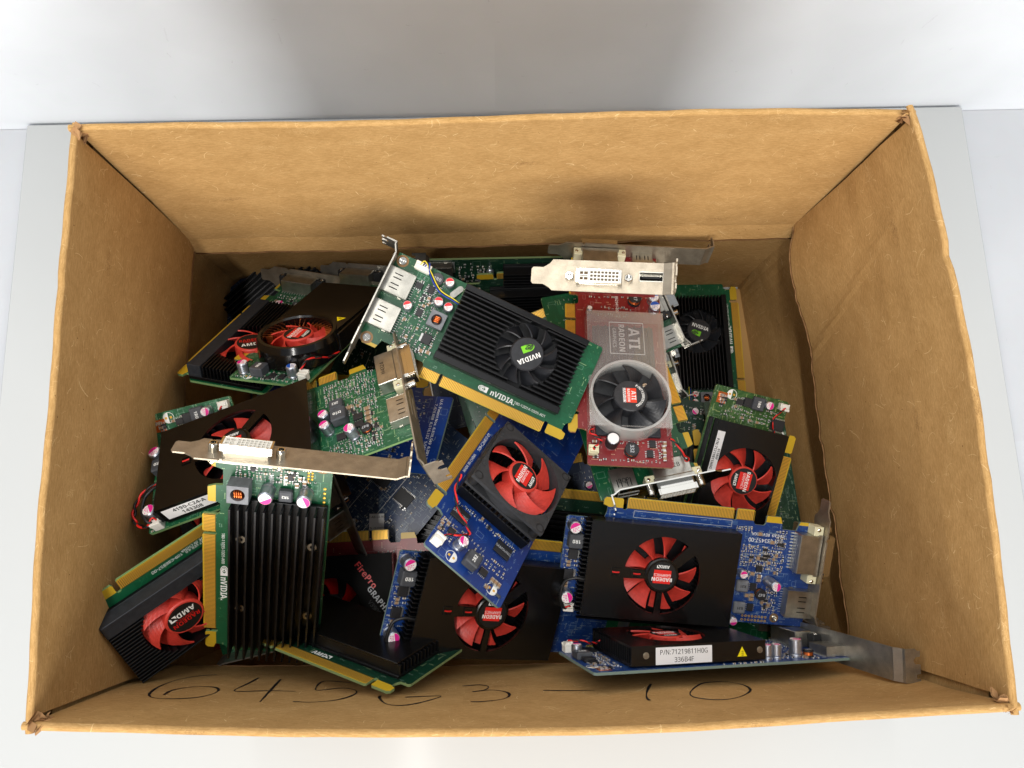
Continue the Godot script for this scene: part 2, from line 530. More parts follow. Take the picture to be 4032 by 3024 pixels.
func add_tube(st, pts: Array, r: float, sides := 7, steps := 6):
	var path := []
	var n := pts.size()
	for i in n - 1:
		var p0: Vector3 = pts[maxi(i - 1, 0)]
		var p3: Vector3 = pts[mini(i + 2, n - 1)]
		for s in steps:
			path.append((pts[i] as Vector3).cubic_interpolate(pts[i + 1], p0, p3, float(s) / steps))
	path.append(pts[n - 1])
	var rings := []
	var side := Vector3.ZERO
	for i in path.size():
		var d: Vector3 = (path[mini(i + 1, path.size() - 1)] - path[maxi(i - 1, 0)]).normalized()
		if side == Vector3.ZERO:
			side = d.cross(Vector3(0.31, 0.52, 0.79)).normalized()
		side = (side - d * side.dot(d)).normalized()
		var up := d.cross(side)
		var ring := []
		for k in sides:
			ring.append([path[i], side * cos(TAU * k / sides) + up * sin(TAU * k / sides)])
		rings.append(ring)
	for i in rings.size() - 1:
		for k in sides:
			var j := (k + 1) % sides
			var v := [rings[i][k], rings[i][j], rings[i + 1][j], rings[i + 1][k]]
			var w = []
			for e in v:
				w.append([e[0] + e[1] * r, e[1]])
			var order := [[0, 1, 2], [0, 2, 3]]
			var f: Vector3 = (w[1][0] - w[0][0]).cross(w[2][0] - w[0][0])
			if f.dot(w[0][1]) > 0:
				order = [[0, 2, 1], [0, 3, 2]]
			for t in order:
				for x in t:
					st.set_normal(w[x][1])
					st.set_uv(Vector2.ZERO)
					st.add_vertex(w[x][0] * MM)

func put(parent, called, mesh, key, at = Vector3.ZERO, turn = 0.0):
	var o := MeshInstance3D.new()
	o.name = called
	o.mesh = mesh
	if key != "":
		o.material_override = mats[key]
	o.position = at * MM
	o.rotation.z = deg_to_rad(turn)
	parent.add_child(o, true)
	return o

func done(parent, called, st, key):
	return put(parent, called, st.commit(), key)

func tag(o, label, category, group = "", kind = ""):
	o.set_meta("label", label)
	o.set_meta("category", category)
	if group != "": o.set_meta("group", group)
	if kind != "": o.set_meta("kind", kind)
	return o

func text(parent, words, height, at, turn, key, bold = false, called = "lettering", squeeze = 1.0):
	var ck := "t%s_%.2f_%s" % [words, height, bold]
	if not cache.has(ck):
		var f := SystemFont.new()
		f.font_names = PackedStringArray(["Droid Sans"])
		f.font_weight = 700 if bold else 400
		var m := TextMesh.new()
		m.text = words
		m.font = f
		m.font_size = 24
		m.pixel_size = height * MM / 17.3
		m.depth = 0.00005
		m.curve_step = 3.0
		cache[ck] = m
	var o = put(parent, called, cache[ck], key, at, turn)
	o.scale = Vector3(squeeze, 1, 1)
	return o

# ---------------------------------------------------------------- table, plate, wall
func build_setting():
	var st = new_st()
	add_box(st, Vector3(-1500, -60, -335), Vector3(1500, -12, 1500))
	var o = put_tri("table", st, "table", 1.4)
	o.set_meta("kind", "structure")
	st = new_st()
	add_box(st, Vector3(-1500, -60, -395), Vector3(1500, 1400, -335.5))
	o = put_tri("wall", st, "white_wall", 1.6)
	o.set_meta("kind", "structure")
	st = new_st()
	add_box(st, Vector3(-452, -11.8, -333), Vector3(463, 0, 620), 1.2)
	o = done(self, "plastic_sheet", st, "plate")
	tag(o, "glossy pale grey plastic sheet lying flat under the cardboard box", "sheet")

func put_tri(called, st, key, rep):
	mats[key].uv1_triplanar = true
	mats[key].uv1_world_triplanar = true
	mats[key].uv1_scale = Vector3.ONE * rep
	return done(self, called, st, key)

# ---------------------------------------------------------------- the box
# side k: 0 back, 1 right, 2 front, 3 left. s runs 0..1 along the rim, returns the inner face of the folded flap.
const CORN := [Vector2(-0.2275, -0.1505), Vector2(0.2225, -0.1505), Vector2(0.2305, 0.1555), Vector2(-0.2245, 0.1475)]

func side_frame(k):
	var a: Vector2 = CORN[k]
	var b: Vector2 = CORN[(k + 1) % 4]
	var d := (b - a).normalized()
	return [a, b, Vector2(-d.y, d.x)]     # inward normal

# distance of the wall's middle plane inward from the straight line between corners
func bow(k, s, y):
	var up := clampf(y / RIM, 0, 1)
	var b := sin(PI * s)
	if k == 1: return -0.0068 * sin(PI * pow(clampf(s, 0.0, 1.0), 0.72)) * up - 0.002 * b
	if k == 2: return -0.003 * b * up - 0.003 * b - 0.006 * exp(-pow((s - 0.12) / 0.16, 2.0)) * (1.0 - smoothstep(0.8, 1.0, up))
	if k == 3: return -0.0015 * b
	return 0.0015 * sin(TAU * s) * up - 0.001 * b

func wob(k, s, y):
	return 0.0005 * sin(s * 5.0 + k * 2.0 + y * 14.0) + 0.0002 * sin(s * 17.0 + y * 30.0 + k)

func flap_drop(k, s):
	var base = [0.158, 0.156, 0.150, 0.152][k]
	if k == 1:
		base = 0.150 + 0.020 * smoothstep(0.0, 0.5, s) - 0.012 * smoothstep(0.55, 1.0, s) - 0.012 * (1.0 - smoothstep(0.0, 0.10, s))
	return base + 0.0009 * sin(s * 31.0 + k) + 0.0006 * sin(s * 83.0 + k * 3.0) + (0.002 if k == 1 and fmod(s * 6.0, 1.0) < 0.16 else 0.0)

func flap_lean(k, s, t):     # how far the hanging flap stands off its wall, t = 0 at the rim, 1 at the free edge
	var b := sin(PI * s)
	if k == 0: return 0.0009 + 0.0015 * t * b + (0.007 * maxf(0.0, t - 0.84) / 0.16)
	if k == 1: return 0.0009 + t * t * (0.001 + 0.009 * exp(-pow((s - 0.10) / 0.12, 2.0))) + 0.0012 * sin(s * 7.0) * t + crease(s - 0.10 - 0.22 * t) * t + 0.6 * crease((t - 0.34) * 0.4 + (s - 0.35) * 0.12) * smoothstep(0.0, 0.25, t) + 0.4 * crease((s - 0.72) * 0.6 + (t - 0.5) * 0.05) * smoothstep(0.0, 0.25, t)
	if k == 2: return 0.0009 + 0.001 * t
	return 0.0009 + 0.0015 * t

func rim_top(k, s):
	return RIM + 0.0006 * sin(s * 11.0 + k * 1.7) + 0.0003 * sin(s * 61.0) - (0.0016 * exp(-pow((s - 0.27) / 0.012, 2.0)) + 0.0012 * exp(-pow((s - 0.62) / 0.02, 2.0)) if k == 1 else 0.0007 * exp(-pow((s - 0.71) / 0.01, 2.0)))

func crease(d):
	return 0.0009 * maxf(0.0, 1.0 - absf(d) / 0.016) + (0.016 * minf(-d, 0.1) if d < 0.0 else 0.0)

func on_side(k, s, inward, y):
	var f = side_frame(k)
	var p: Vector2 = f[0].lerp(f[1], s) + f[2] * (inward + bow(k, s, y) + wob(k, s, y))
	return Vector3(p.x, y, p.y) * 1000.0

func strip(st, rows: Array, k, n, s0, s1, flip, uvlen, v0 = 0.0):
	# rows: Callable(s) -> Array of points down the profile; joined along the side
	var prev = null
	for i in n + 1:
		var s = lerpf(s0, s1, float(i) / n)
		var now = rows[0].call(s)
		if prev != null:
			var vlen = v0
			for j in now.size() - 1:
				var seg: float = (now[j + 1] - now[j]).length() * MM
				var ua := Vector2(lerpf(s0, s1, float(i - 1) / n) * uvlen / 0.26, vlen / 0.26)
				var ub := Vector2(s * uvlen / 0.26, vlen / 0.26)
				var dv := Vector2(0, seg / 0.26)
				var out: Vector3 = (prev[j + 1] - prev[j]).cross(now[j] - prev[j]) * (1.0 if flip else -1.0)
				tri(st, prev[j], now[j], now[j + 1], out, ua, ub, ub + dv)
				tri(st, prev[j], now[j + 1], prev[j + 1], out, ua, ub + dv, ua + dv)
				vlen += seg
		prev = now

func build_box():
	box_root = Node3D.new()
	box_root.name = "cardboard_box"
	add_child(box_root)
	tag(box_root, "open brown corrugated cardboard box with its flaps folded down inside", "box")
	var st = new_st()
	add_box(st, Vector3(-225, 0.4, -148), Vector3(228, 4.6, 150))
	done(box_root, "bottom", st, "card")
	for k in 4:
		var f = side_frame(k)
		var len: float = (f[1] - f[0]).length()
		# wall with the rounded fold at the rim
		var wall := func(s):
			var p := []
			for y in [0.0, 0.05, 0.1, 0.15, 0.2, 0.25, 0.28]:
				p.append(on_side(k, s, -0.0023 - 0.017 * sin(PI * y / 0.29) * sqrt(sin(PI * clampf(s, 0.0, 1.0))), y))
			var top = rim_top(k, s)
			for a in 9:
				var t := PI * a / 8.0
				p.append(on_side(k, s, -0.0004 - 0.0019 * cos(t), top - 0.0019 + 0.0019 * sin(t)))
			return p
		st = new_st()
		strip(st, [wall], k, 40, -0.0034 / len, 1.0 + 0.0034 / len, true, len, 0.1 * k)
		var inner := func(s):
			var p := []
			for y in [0.285, 0.24, 0.2, 0.15, 0.1, 0.05, 0.0]:
				p.append(on_side(k, s, -0.0004 - 0.017 * sin(PI * y / 0.29) * sqrt(sin(PI * clampf(s, 0.0, 1.0))), y))
			return p
		strip(st, [inner], k, 40, -0.002 / len, 1.0 + 0.002 / len, true, len, 0.17 * k)
		put(box_root, "wall", st.commit(), "card")
		# flap: from the fold down to a rough free edge, with its thickness
		var e0 := (0.0012 if k % 2 == 0 else 0.0040) / len
		var face := func(s):
			var d = flap_drop(k, s)
			var p := []
			for j in 15:
				var t := j / 14.0
				var y = lerpf(rim_top(k, s) - 0.0018, RIM - 0.0018 - d, t)
				p.append(on_side(k, s, flap_lean(k, s, t) + 0.0006, y))
			p.append(on_side(k, s, flap_lean(k, s, 1.0) - 0.0005, RIM - 0.0048 - d))
			p.append(on_side(k, s, flap_lean(k, s, 1.0) - 0.0028, RIM - 0.004 - d))
			p.append(on_side(k, s, -0.001, RIM - 0.03))
			return p
		st = new_st()
		strip(st, [face], k, 90, e0, 1.0 - e0, true, len, 0.31 * k + 0.05)
		var flap = put(box_root, "flap", st.commit(), "card")
		st = new_st()
		var last = null
		for i in 91:
			var s := lerpf(e0, 1.0 - e0, i / 90.0)
			var d = flap_drop(k, s)
			var y = RIM - 0.0046 - d
			var now := [on_side(k, s, flap_lean(k, s, 1.0) + 0.0009 + 0.0002 * sin(i * 2.1), y + 0.0007), on_side(k, s, flap_lean(k, s, 1.0) + 0.0003, y - 0.0008 - 0.0004 * absf(sin(i * 1.7))), on_side(k, s, flap_lean(k, s, 1.0) - 0.0032, y - 0.0003)]
			if last != null:
				for j in 2:
					quad(st, last[j], now[j], now[j + 1], last[j + 1], Vector3(0, -1, 0))
			last = now
		put(flap, "torn_edge", st.commit(), "card_torn")
		if k == 2:
			write_on(flap)
	# crumpled paper at the four upper corners
	for k in 4:
		st = new_st()
		var c: Vector2 = CORN[k]
		var r := RandomNumberGenerator.new()
		r.seed = 70 + k
		for j in 11:
			var o := Vector3(c.x * 990.0 + r.randf_range(-3, 3), RIM * 1000.0 + r.randf_range(-8, 1.0), c.y * 990.0 + r.randf_range(-3, 3))
			var u := Vector3(r.randf_range(-1, 1), r.randf_range(-0.6, 0.6), r.randf_range(-1, 1)).normalized() * r.randf_range(1.6, 3.4)
			var v := Vector3(r.randf_range(-1, 1), r.randf_range(-1, 1), r.randf_range(-1, 1)).normalized() * r.randf_range(1.2, 3.0)
			var w := u.cross(v).normalized() * 0.35
			quad(st, o - u - v + w, o + u - v * 0.6 + w * 2.0, o + u * 0.8 + v + w, o - u * 0.7 + v, w)
			quad(st, o - u - v - w, o + u - v * 0.6 - w, o + u * 0.8 + v - w, o - u * 0.7 + v - w, -w)
		put(box_root, "torn_corner", st.commit(), "card_torn")

# the number drawn on the front flap with a black marker
func write_on(flap):
	var k := 2
	var f = side_frame(k)
	for stroke in HAND:
		var pts := []
		for i in range(0, stroke.size(), 2):
			pts.append(Vector3(stroke[i], stroke[i + 1], 0))
		var path := []
		for i in pts.size() - 1:
			for j in 7:
				path.append((pts[i] as Vector3).cubic_interpolate(pts[i + 1], pts[maxi(i - 1, 0)], pts[mini(i + 2, pts.size() - 1)], j / 7.0))
		path.append(pts[-1])
		var st = new_st()
		var prev = null
		for i in path.size():
			var d: Vector3 = (path[mini(i + 1, path.size() - 1)] - path[maxi(i - 1, 0)]).normalized()
			var n := Vector3(-d.y, d.x, 0) * (0.00058 + 0.00026 * sin(i * 0.31) + 0.00008 * sin(i * 1.9))
			var now := []
			for q in [path[i] + n, path[i] - n]:
				var s: float = (q.x - f[0].x) / (f[1].x - f[0].x)
				var t: float = (RIM - 0.004 - q.y) / flap_drop(k, s)
				now.append(on_side(k, s, flap_lean(k, s, t) + 0.0006 + 0.00022, q.y))
			if prev != null:
				quad(st, prev[0], now[0], now[1], prev[1], Vector3(0, 0, -1))
			prev = now
		put(flap, "handwriting", st.commit(), "ink")

# ---------------------------------------------------------------- small parts on a card
func cap(parent, x, y, r = 4.0, h = 9.0, mark = "cap_pink", turn = 0.0):
	var o = put(parent, "capacitor", lathe_mesh([Vector2(0, 0), Vector2(r, 0), Vector2(r, 1.2), Vector2(r * 0.9, 1.8), Vector2(r, 2.4), Vector2(r, h - 0.7), Vector2(r - 0.6, h), Vector2(0, h)], 20), "can", Vector3(x, y, 1.6), turn)
	put(o, "top_disc", lathe_mesh([Vector2(r - 0.55, 0), Vector2(r - 0.6, 0.08), Vector2(0, 0.08)], 20), "cap_white", Vector3(0, 0, h + 0.01))
	var key = "half%.2f" % r
	if not cache.has(key):
		var poly = PackedVector2Array()
		for k in 13:
			var a = 0.35 + (PI - 0.35) * k / 12.0
			poly.append(Vector2(cos(a), sin(a)) * (r - 0.7))
		var st = new_st()
		add_prism(st, poly, 0, 0.05)
		cache[key] = st.commit()
	put(o, "colour_mark", cache[key], mark, Vector3(0, 0, h + 0.1))
	if not cache.has("capprint%.2f" % r):
		var st = new_st()
		for row in 3:
			for col in 4:
				if (row * 7 + col * 3) % 5 != 1:
					add_box(st, Vector3(-r * 0.5 + col * r * 0.27, -r * 0.58 + row * r * 0.22, 0), Vector3(-r * 0.5 + col * r * 0.27 + r * 0.16, -r * 0.58 + row * r * 0.22 + r * 0.12, 0.03))
		cache["capprint%.2f" % r] = st.commit()
	put(o, "lettering", cache["capprint%.2f" % r], mark, Vector3(0, 0, h + 0.1))
	return o

func choke(parent, x, y, sx, sy, h, words = "", turn = 0.0, key = "ferrite", wturn = 0.0):
	var o = put(parent, "choke", box_mesh(sx, sy, h, 0.7), key, Vector3(x, y, 1.6), turn)
	if words != "":
		text(o, words, minf(sx, sy) * 0.24, Vector3(0, 0, h + 0.03), wturn, "print_white" if key == "ferrite" else "print_black", true)
	return o

func coil_choke(parent, x, y, s = 10.0, h = 6.0):
	var st = new_st()
	add_holed(st, -s / 2, -s / 2, s / 2, s / 2, Vector2.ZERO, s * 0.34, 0.5, h, 24)
	add_box(st, Vector3(-s / 2, -s / 2, 0), Vector3(s / 2, s / 2, 0.5))
	var o = put(parent, "choke", st.commit(), "ferrite_light", Vector3(x, y, 1.6))
	for k in 4:
		var t = new_st()
		add_tube(t, [Vector3(-s * 0.17, -s * 0.15 + k * s * 0.1, 1), Vector3(-s * 0.16, -s * 0.15 + k * s * 0.1, h - 0.6), Vector3(0, -s * 0.13 + k * s * 0.1, h - 0.1), Vector3(s * 0.16, -s * 0.12 + k * s * 0.1, h - 0.6), Vector3(s * 0.17, -s * 0.12 + k * s * 0.1, 1)], 0.5, 6, 4)
		done(o, "winding", t, "copper")
	return o

func drum_choke(parent, x, y, r, h, words, key = "chip"):
	var o = put(parent, "choke", lathe_mesh([Vector2(0, 0), Vector2(r, 0), Vector2(r, 0.9), Vector2(r * 0.72, 0.95), Vector2(r * 0.72, h - 1.0), Vector2(r, h - 0.95), Vector2(r, h - 0.2), Vector2(r - 0.25, h), Vector2(0, h)], 18), key, Vector3(x, y, 1.6))
	var st = new_st()
	for k in 4:
		var ring = []
		for a in 13:
			ring.append(Vector3(cos(TAU * a / 12.0), sin(TAU * a / 12.0), 0) * r * 0.8 + Vector3(0, 0, 1.3 + (h - 2.6) * (k + a / 12.0) / 4.0))
		add_tube(st, ring, minf(0.4, h * 0.09), 5, 1)
	done(o, "winding", st, "copper")
	text(o, words, r * 0.55, Vector3(0, 0, h + 0.03), 0, "print_grey", true)
	return o

func chip(parent, x, y, sx, sy, turn = 0.0, pins = 8, h = 1.4, words = ""):
	var o = put(parent, "chip", box_mesh(sx, sy, h, 0.15), "chip", Vector3(x, y, 1.75), turn)
	var key = "pins%.1f_%.1f_%d" % [sx, sy, pins]
	if pins > 0:
		if not cache.has(key):
			var st = new_st()
			var half = pins / 2
			for k in half:
				var px: float = -sx / 2.0 + sx * (k + 0.5) / half
				var w: float = sx / half * 0.26
				for s in [-1, 1]:
					add_box(st, Vector3(px - w, (sy / 2.0) * s if s > 0 else -sy / 2.0 - 1.1, -0.12), Vector3(px + w, sy / 2.0 + 1.1 if s > 0 else -sy / 2.0, 0.22))
			cache[key] = st.commit()
		put(o, "pins", cache[key], "solder")
	if words != "":
		text(o, words, sy * 0.16, Vector3(0, 0, h + 0.02), 0, "print_grey")
	return o

func regulator(parent, x, y, turn = 0.0):
	var o = put(parent, "regulator", box_mesh(6.5, 6.0, 2.3, 0.2), "chip", Vector3(x, y, 1.65), turn)
	put(o, "tab", box_mesh(5.4, 1.6, 1.2, 0.1), "solder", Vector3(0, 3.7, 0.0))
	put(o, "pin", box_mesh(0.8, 2.2, 0.5, 0.1), "solder", Vector3(-2.2, -3.9, 0.0))
	put(o, "pin", box_mesh(0.8, 2.2, 0.5, 0.1), "solder", Vector3(2.2, -3.9, 0.0))

func ceramic(parent, x, y, turn = 0.0, s = 1.0):
	var o = put(parent, "ceramic_capacitor", box_mesh(1.7 * s, 1.7 * s, 1.2 * s, 0.1), "ceramic", Vector3(x, y, 1.65), turn)
	put(o, "end_cap", box_mesh(0.6 * s, 1.75 * s, 1.26 * s, 0.08), "solder", Vector3(-1.1 * s, 0, 0))
	put(o, "end_cap", box_mesh(0.6 * s, 1.75 * s, 1.26 * s, 0.08), "solder", Vector3(1.1 * s, 0, 0))

func crystal(parent, x, y, turn = 0.0):
	var poly = PackedVector2Array()
	for k in 20:
		var a = TAU * k / 20.0
		poly.append(Vector2(cos(a) * 2.0 + (3.0 if cos(a) > 0 else -3.0), sin(a) * 2.0))
	var st = new_st()
	add_prism(st, poly, 0, 3.2)
	put(parent, "crystal", st.commit(), "shell", Vector3(x, y, 1.65), turn)

func screw(parent, x, y, z = 1.6, r = 2.6, ring = true):
	if ring:
		put(parent, "pad_ring", lathe_mesh([Vector2(r * 1.55, 0), Vector2(r * 1.55, 0.06), Vector2(r * 0.9, 0.06)], 20), "tinned_ring", Vector3(x, y, z))
	return put(parent, "screw", screw_mesh(r), "chrome", Vector3(x, y, z), rng.randf() * 90.0)

# flat head whose four raised quarters leave a cross-shaped slot between them
func screw_mesh(r):
	var key = "screw%.2f" % r
	if not cache.has(key):
		var st = new_st()
		add_lathe(st, [Vector2(r, 0), Vector2(r, 0.55), Vector2(r * 0.96, 0.7), Vector2(0, 0.7)], 20)
		for k in 4:
			var a0 = PI / 2.0 * k
			var g = r * 0.11
			var d = Vector2.from_angle(a0 + PI / 4.0) * g * 1.414
			var poly = PackedVector2Array([d])
			for j in 6:
				var a = a0 + PI / 2.0 * j / 5.0
				var p = Vector2.from_angle(a) * r * 0.82
				var u = Vector2.from_angle(a0)
				var v = Vector2.from_angle(a0 + PI / 2.0)
				poly.append(u * maxf(p.dot(u), g) + v * maxf(p.dot(v), g))
			add_prism(st, poly, 0.65, 1.35)
		cache[key] = st.commit()
	return cache[key]

func plug(parent, x, y, turn = 0.0, n = 2, key = "white_plastic"):
	var w = 2.0 * n + 2.0
	var st = new_st()
	add_box(st, Vector3(-w / 2, -2.2, 0), Vector3(w / 2, 2.6, 4.2), 0.3)
	add_box(st, Vector3(-w / 2 - 0.3, 1.0, 4.1), Vector3(w / 2 + 0.3, 2.8, 6.6), 0.3)
	add_box(st, Vector3(-w / 2 + 0.5, -1.8, 4.1), Vector3(w / 2 - 0.5, 0.9, 6.0), 0.3)
	add_box(st, Vector3(-w / 2 - 0.25, -2.4, 4.1), Vector3(-w / 2 + 0.6, 1.2, 5.4), 0.15)
	add_box(st, Vector3(w / 2 - 0.6, -2.4, 4.1), Vector3(w / 2 + 0.25, 1.2, 5.4), 0.15)
	put(parent, "plug", st.commit(), key, Vector3(x, y, 1.6), turn)

func wire(parent, pts, r, key, called = "wire"):
	var st = new_st()
	add_tube(st, pts, r)
	done(parent, called, st, key)

func twisted(parent, pts, r, keys):
	for j in keys.size():
		var path = []
		var n: int = pts.size()
		for i in n - 1:
			for s in 5:
				var p: Vector3 = (pts[i] as Vector3).cubic_interpolate(pts[i + 1], pts[maxi(i - 1, 0)], pts[mini(i + 2, n - 1)], s / 5.0)
				var a = (i * 5 + s) * 1.05 + PI * 2.0 * j / keys.size()
				path.append(p + Vector3(cos(a), sin(a), sin(a + 0.8)) * r * 0.9)
		path.append(pts[n - 1])
		var st = new_st()
		add_tube(st, path, r, 6, 3)
		done(parent, "wire", st, keys[j])

# a strewn field of tiny soldered parts, joined into one mesh (too small to pick apart)
func smd(parent, rects: Array, sd: int, count: int, z = 1.6, sign = 1.0):
	var r = RandomNumberGenerator.new()
	r.seed = sd
	var st = new_st()
	var tot = 0.0
	for q in rects:
		tot += q[2] * q[3]
	for q in rects:
		var n = int(count * q[2] * q[3] / tot) + 1
		var cols = maxi(1, int(sqrt(n * q[2] / q[3])))
		var rows = int(ceil(float(n) / cols))
		for i in n:
			if r.randf() < 0.12:
				continue
			var x: float = q[0] + (i % cols + 0.5 + r.randf_range(-0.16, 0.16)) * q[2] / cols
			var y: float = q[1] + (i / cols + 0.5 + r.randf_range(-0.16, 0.16)) * q[3] / rows
			var l: float = [0.5, 0.5, 0.75, 0.75, 1.0][r.randi() % 5]
			var w = l * 0.55
			var flip = r.randf() < 0.5
			var col: Color = [Color(0.02, 0.02, 0.022), Color(0.02, 0.02, 0.022), Color(0.27, 0.18, 0.09), Color(0.33, 0.23, 0.13), Color(0.03, 0.03, 0.03)][r.randi() % 5]
			var ht = 0.35 + 0.4 * l
			for e in [[-l, -l * 0.5, Color(0.62, 0.62, 0.60)], [-l * 0.5, l * 0.5, col], [l * 0.5, l, Color(0.62, 0.62, 0.60)]]:
				st.set_color(e[2])
				var a = Vector2(e[0], -w)
				var b = Vector2(e[1], w)
				if flip:
					a = Vector2(-w, e[0])
					b = Vector2(w, e[1])
				var z1: float = z + sign * ht
				add_box(st, Vector3(x + a.x, y + a.y, minf(z, z1)), Vector3(x + b.x, y + b.y, maxf(z, z1)))
	var o = done(parent, "small_components", st, "parts")
	o.set_meta("kind", "stuff")
	return o

# rows of small three-legged and many-legged chips that can be told apart
func small_chips(parent, rects: Array, sd: int, count: int):
	var r = RandomNumberGenerator.new()
	r.seed = sd
	for i in count:
		var q = rects[r.randi() % rects.size()]
		var x: float = q[0] + r.randf() * q[2]
		var y: float = q[1] + r.randf() * q[3]
		if r.randf() < 0.45:
			ceramic(parent, x, y, 90.0 * (r.randi() % 2), r.randf_range(0.8, 1.2))
		else:
			chip(parent, x, y, 2.9, 1.5, 90.0 * (r.randi() % 4), 4, 1.0)

# ---------------------------------------------------------------- board, contacts, bracket
func board_outline(L, H, low):
	return PackedVector2Array([Vector2(0, 3), Vector2(3, -3), Vector2(12, -3), Vector2(14, 3), Vector2(24, 3), Vector2(24.5, -1), Vector2(26, -5), Vector2(35, -5), Vector2(35.6, -4.4), Vector2(35.6, 0), Vector2(36.6, 1.5), Vector2(43, 1.5), Vector2(44.2, 0), Vector2(44.2, -7.2), Vector2(45, -8), Vector2(55.6, -8), Vector2(56.4, -7.2), Vector2(56.4, -0.8), Vector2(56.9, -0.2), Vector2(57.8, -0.2), Vector2(58.3, -0.8), Vector2(58.3, -7.2), Vector2(59.1, -8), Vector2(129, -8), Vector2(129.8, -7.2), Vector2(129.8, -0.8), Vector2(130.4, 0.2), Vector2(132, 0.2), Vector2(132.6, -0.6), Vector2(132.6, -6.2), Vector2(133.4, -7), Vector2(144, -7), Vector2(145.4, -5.6), Vector2(145.4, -2.2), Vector2(142.5, -1.2), Vector2(142.5, 2.2), Vector2(144, low), Vector2(L - 1.2, low), Vector2(L, low + 1.2), Vector2(L, H - 1.2), Vector2(L - 1.2, H), Vector2(0, H)])

func board(parent, L, H, low, key):
	var ck = "board%.1f_%.1f_%.1f" % [L, H, low]
	if not cache.has(ck):
		var poly = board_outline(L, H, low)
		if L < 130:
			poly = PackedVector2Array([Vector2(0, 0), Vector2(L, 0), Vector2(L, H), Vector2(0, H)])
		var st = new_st()
		var t = Geometry2D.triangulate_polygon(poly)
		for k in range(0, t.size(), 3):
			var v = []
			for j in 3:
				v.append(poly[t[k + j]])
			var uv = func(p: Vector2) -> Vector2: return Vector2(p.x / 172.0, 1.0 - (p.y + 9.0) / 79.0)
			tri(st, Vector3(v[0].x, v[0].y, 1.6), Vector3(v[1].x, v[1].y, 1.6), Vector3(v[2].x, v[2].y, 1.6), Vector3.BACK, uv.call(v[0]), uv.call(v[1]), uv.call(v[2]))
			tri(st, Vector3(v[0].x, v[0].y, 0), Vector3(v[1].x, v[1].y, 0), Vector3(v[2].x, v[2].y, 0), Vector3.FORWARD, uv.call(v[0]), uv.call(v[1]), uv.call(v[2]))
		var m: ArrayMesh = st.commit()
		st = new_st()
		add_prism(st, poly, 0, 1.6, null, true, false)
		st.commit(m)
		cache[ck] = m
	var o = MeshInstance3D.new()
	o.name = "circuit_board"
	o.mesh = cache[ck]
	o.set_surface_override_material(0, mats["board_" + key])
	o.set_surface_override_material(1, mats["edge_" + key.trim_suffix("_busy")])
	parent.add_child(o, true)
	if L >= 130:
		if not cache.has("contacts"):
			var st = new_st()
			for side in 2:
				var z0 = 1.58 if side == 0 else -0.06
				for k in 11:
					add_box(st, Vector3(45.15 + k, -7.3, z0), Vector3(45.85 + k, -1.2, z0 + 0.08))
				for k in 71:
					add_box(st, Vector3(58.95 + k, -7.3, z0), Vector3(59.65 + k, -1.2, z0 + 0.08))
			cache["contacts"] = st.commit()
		var c = put(o, "gold_contacts", cache["contacts"], "gold")
		c.set_meta("kind", "stuff")
	return o

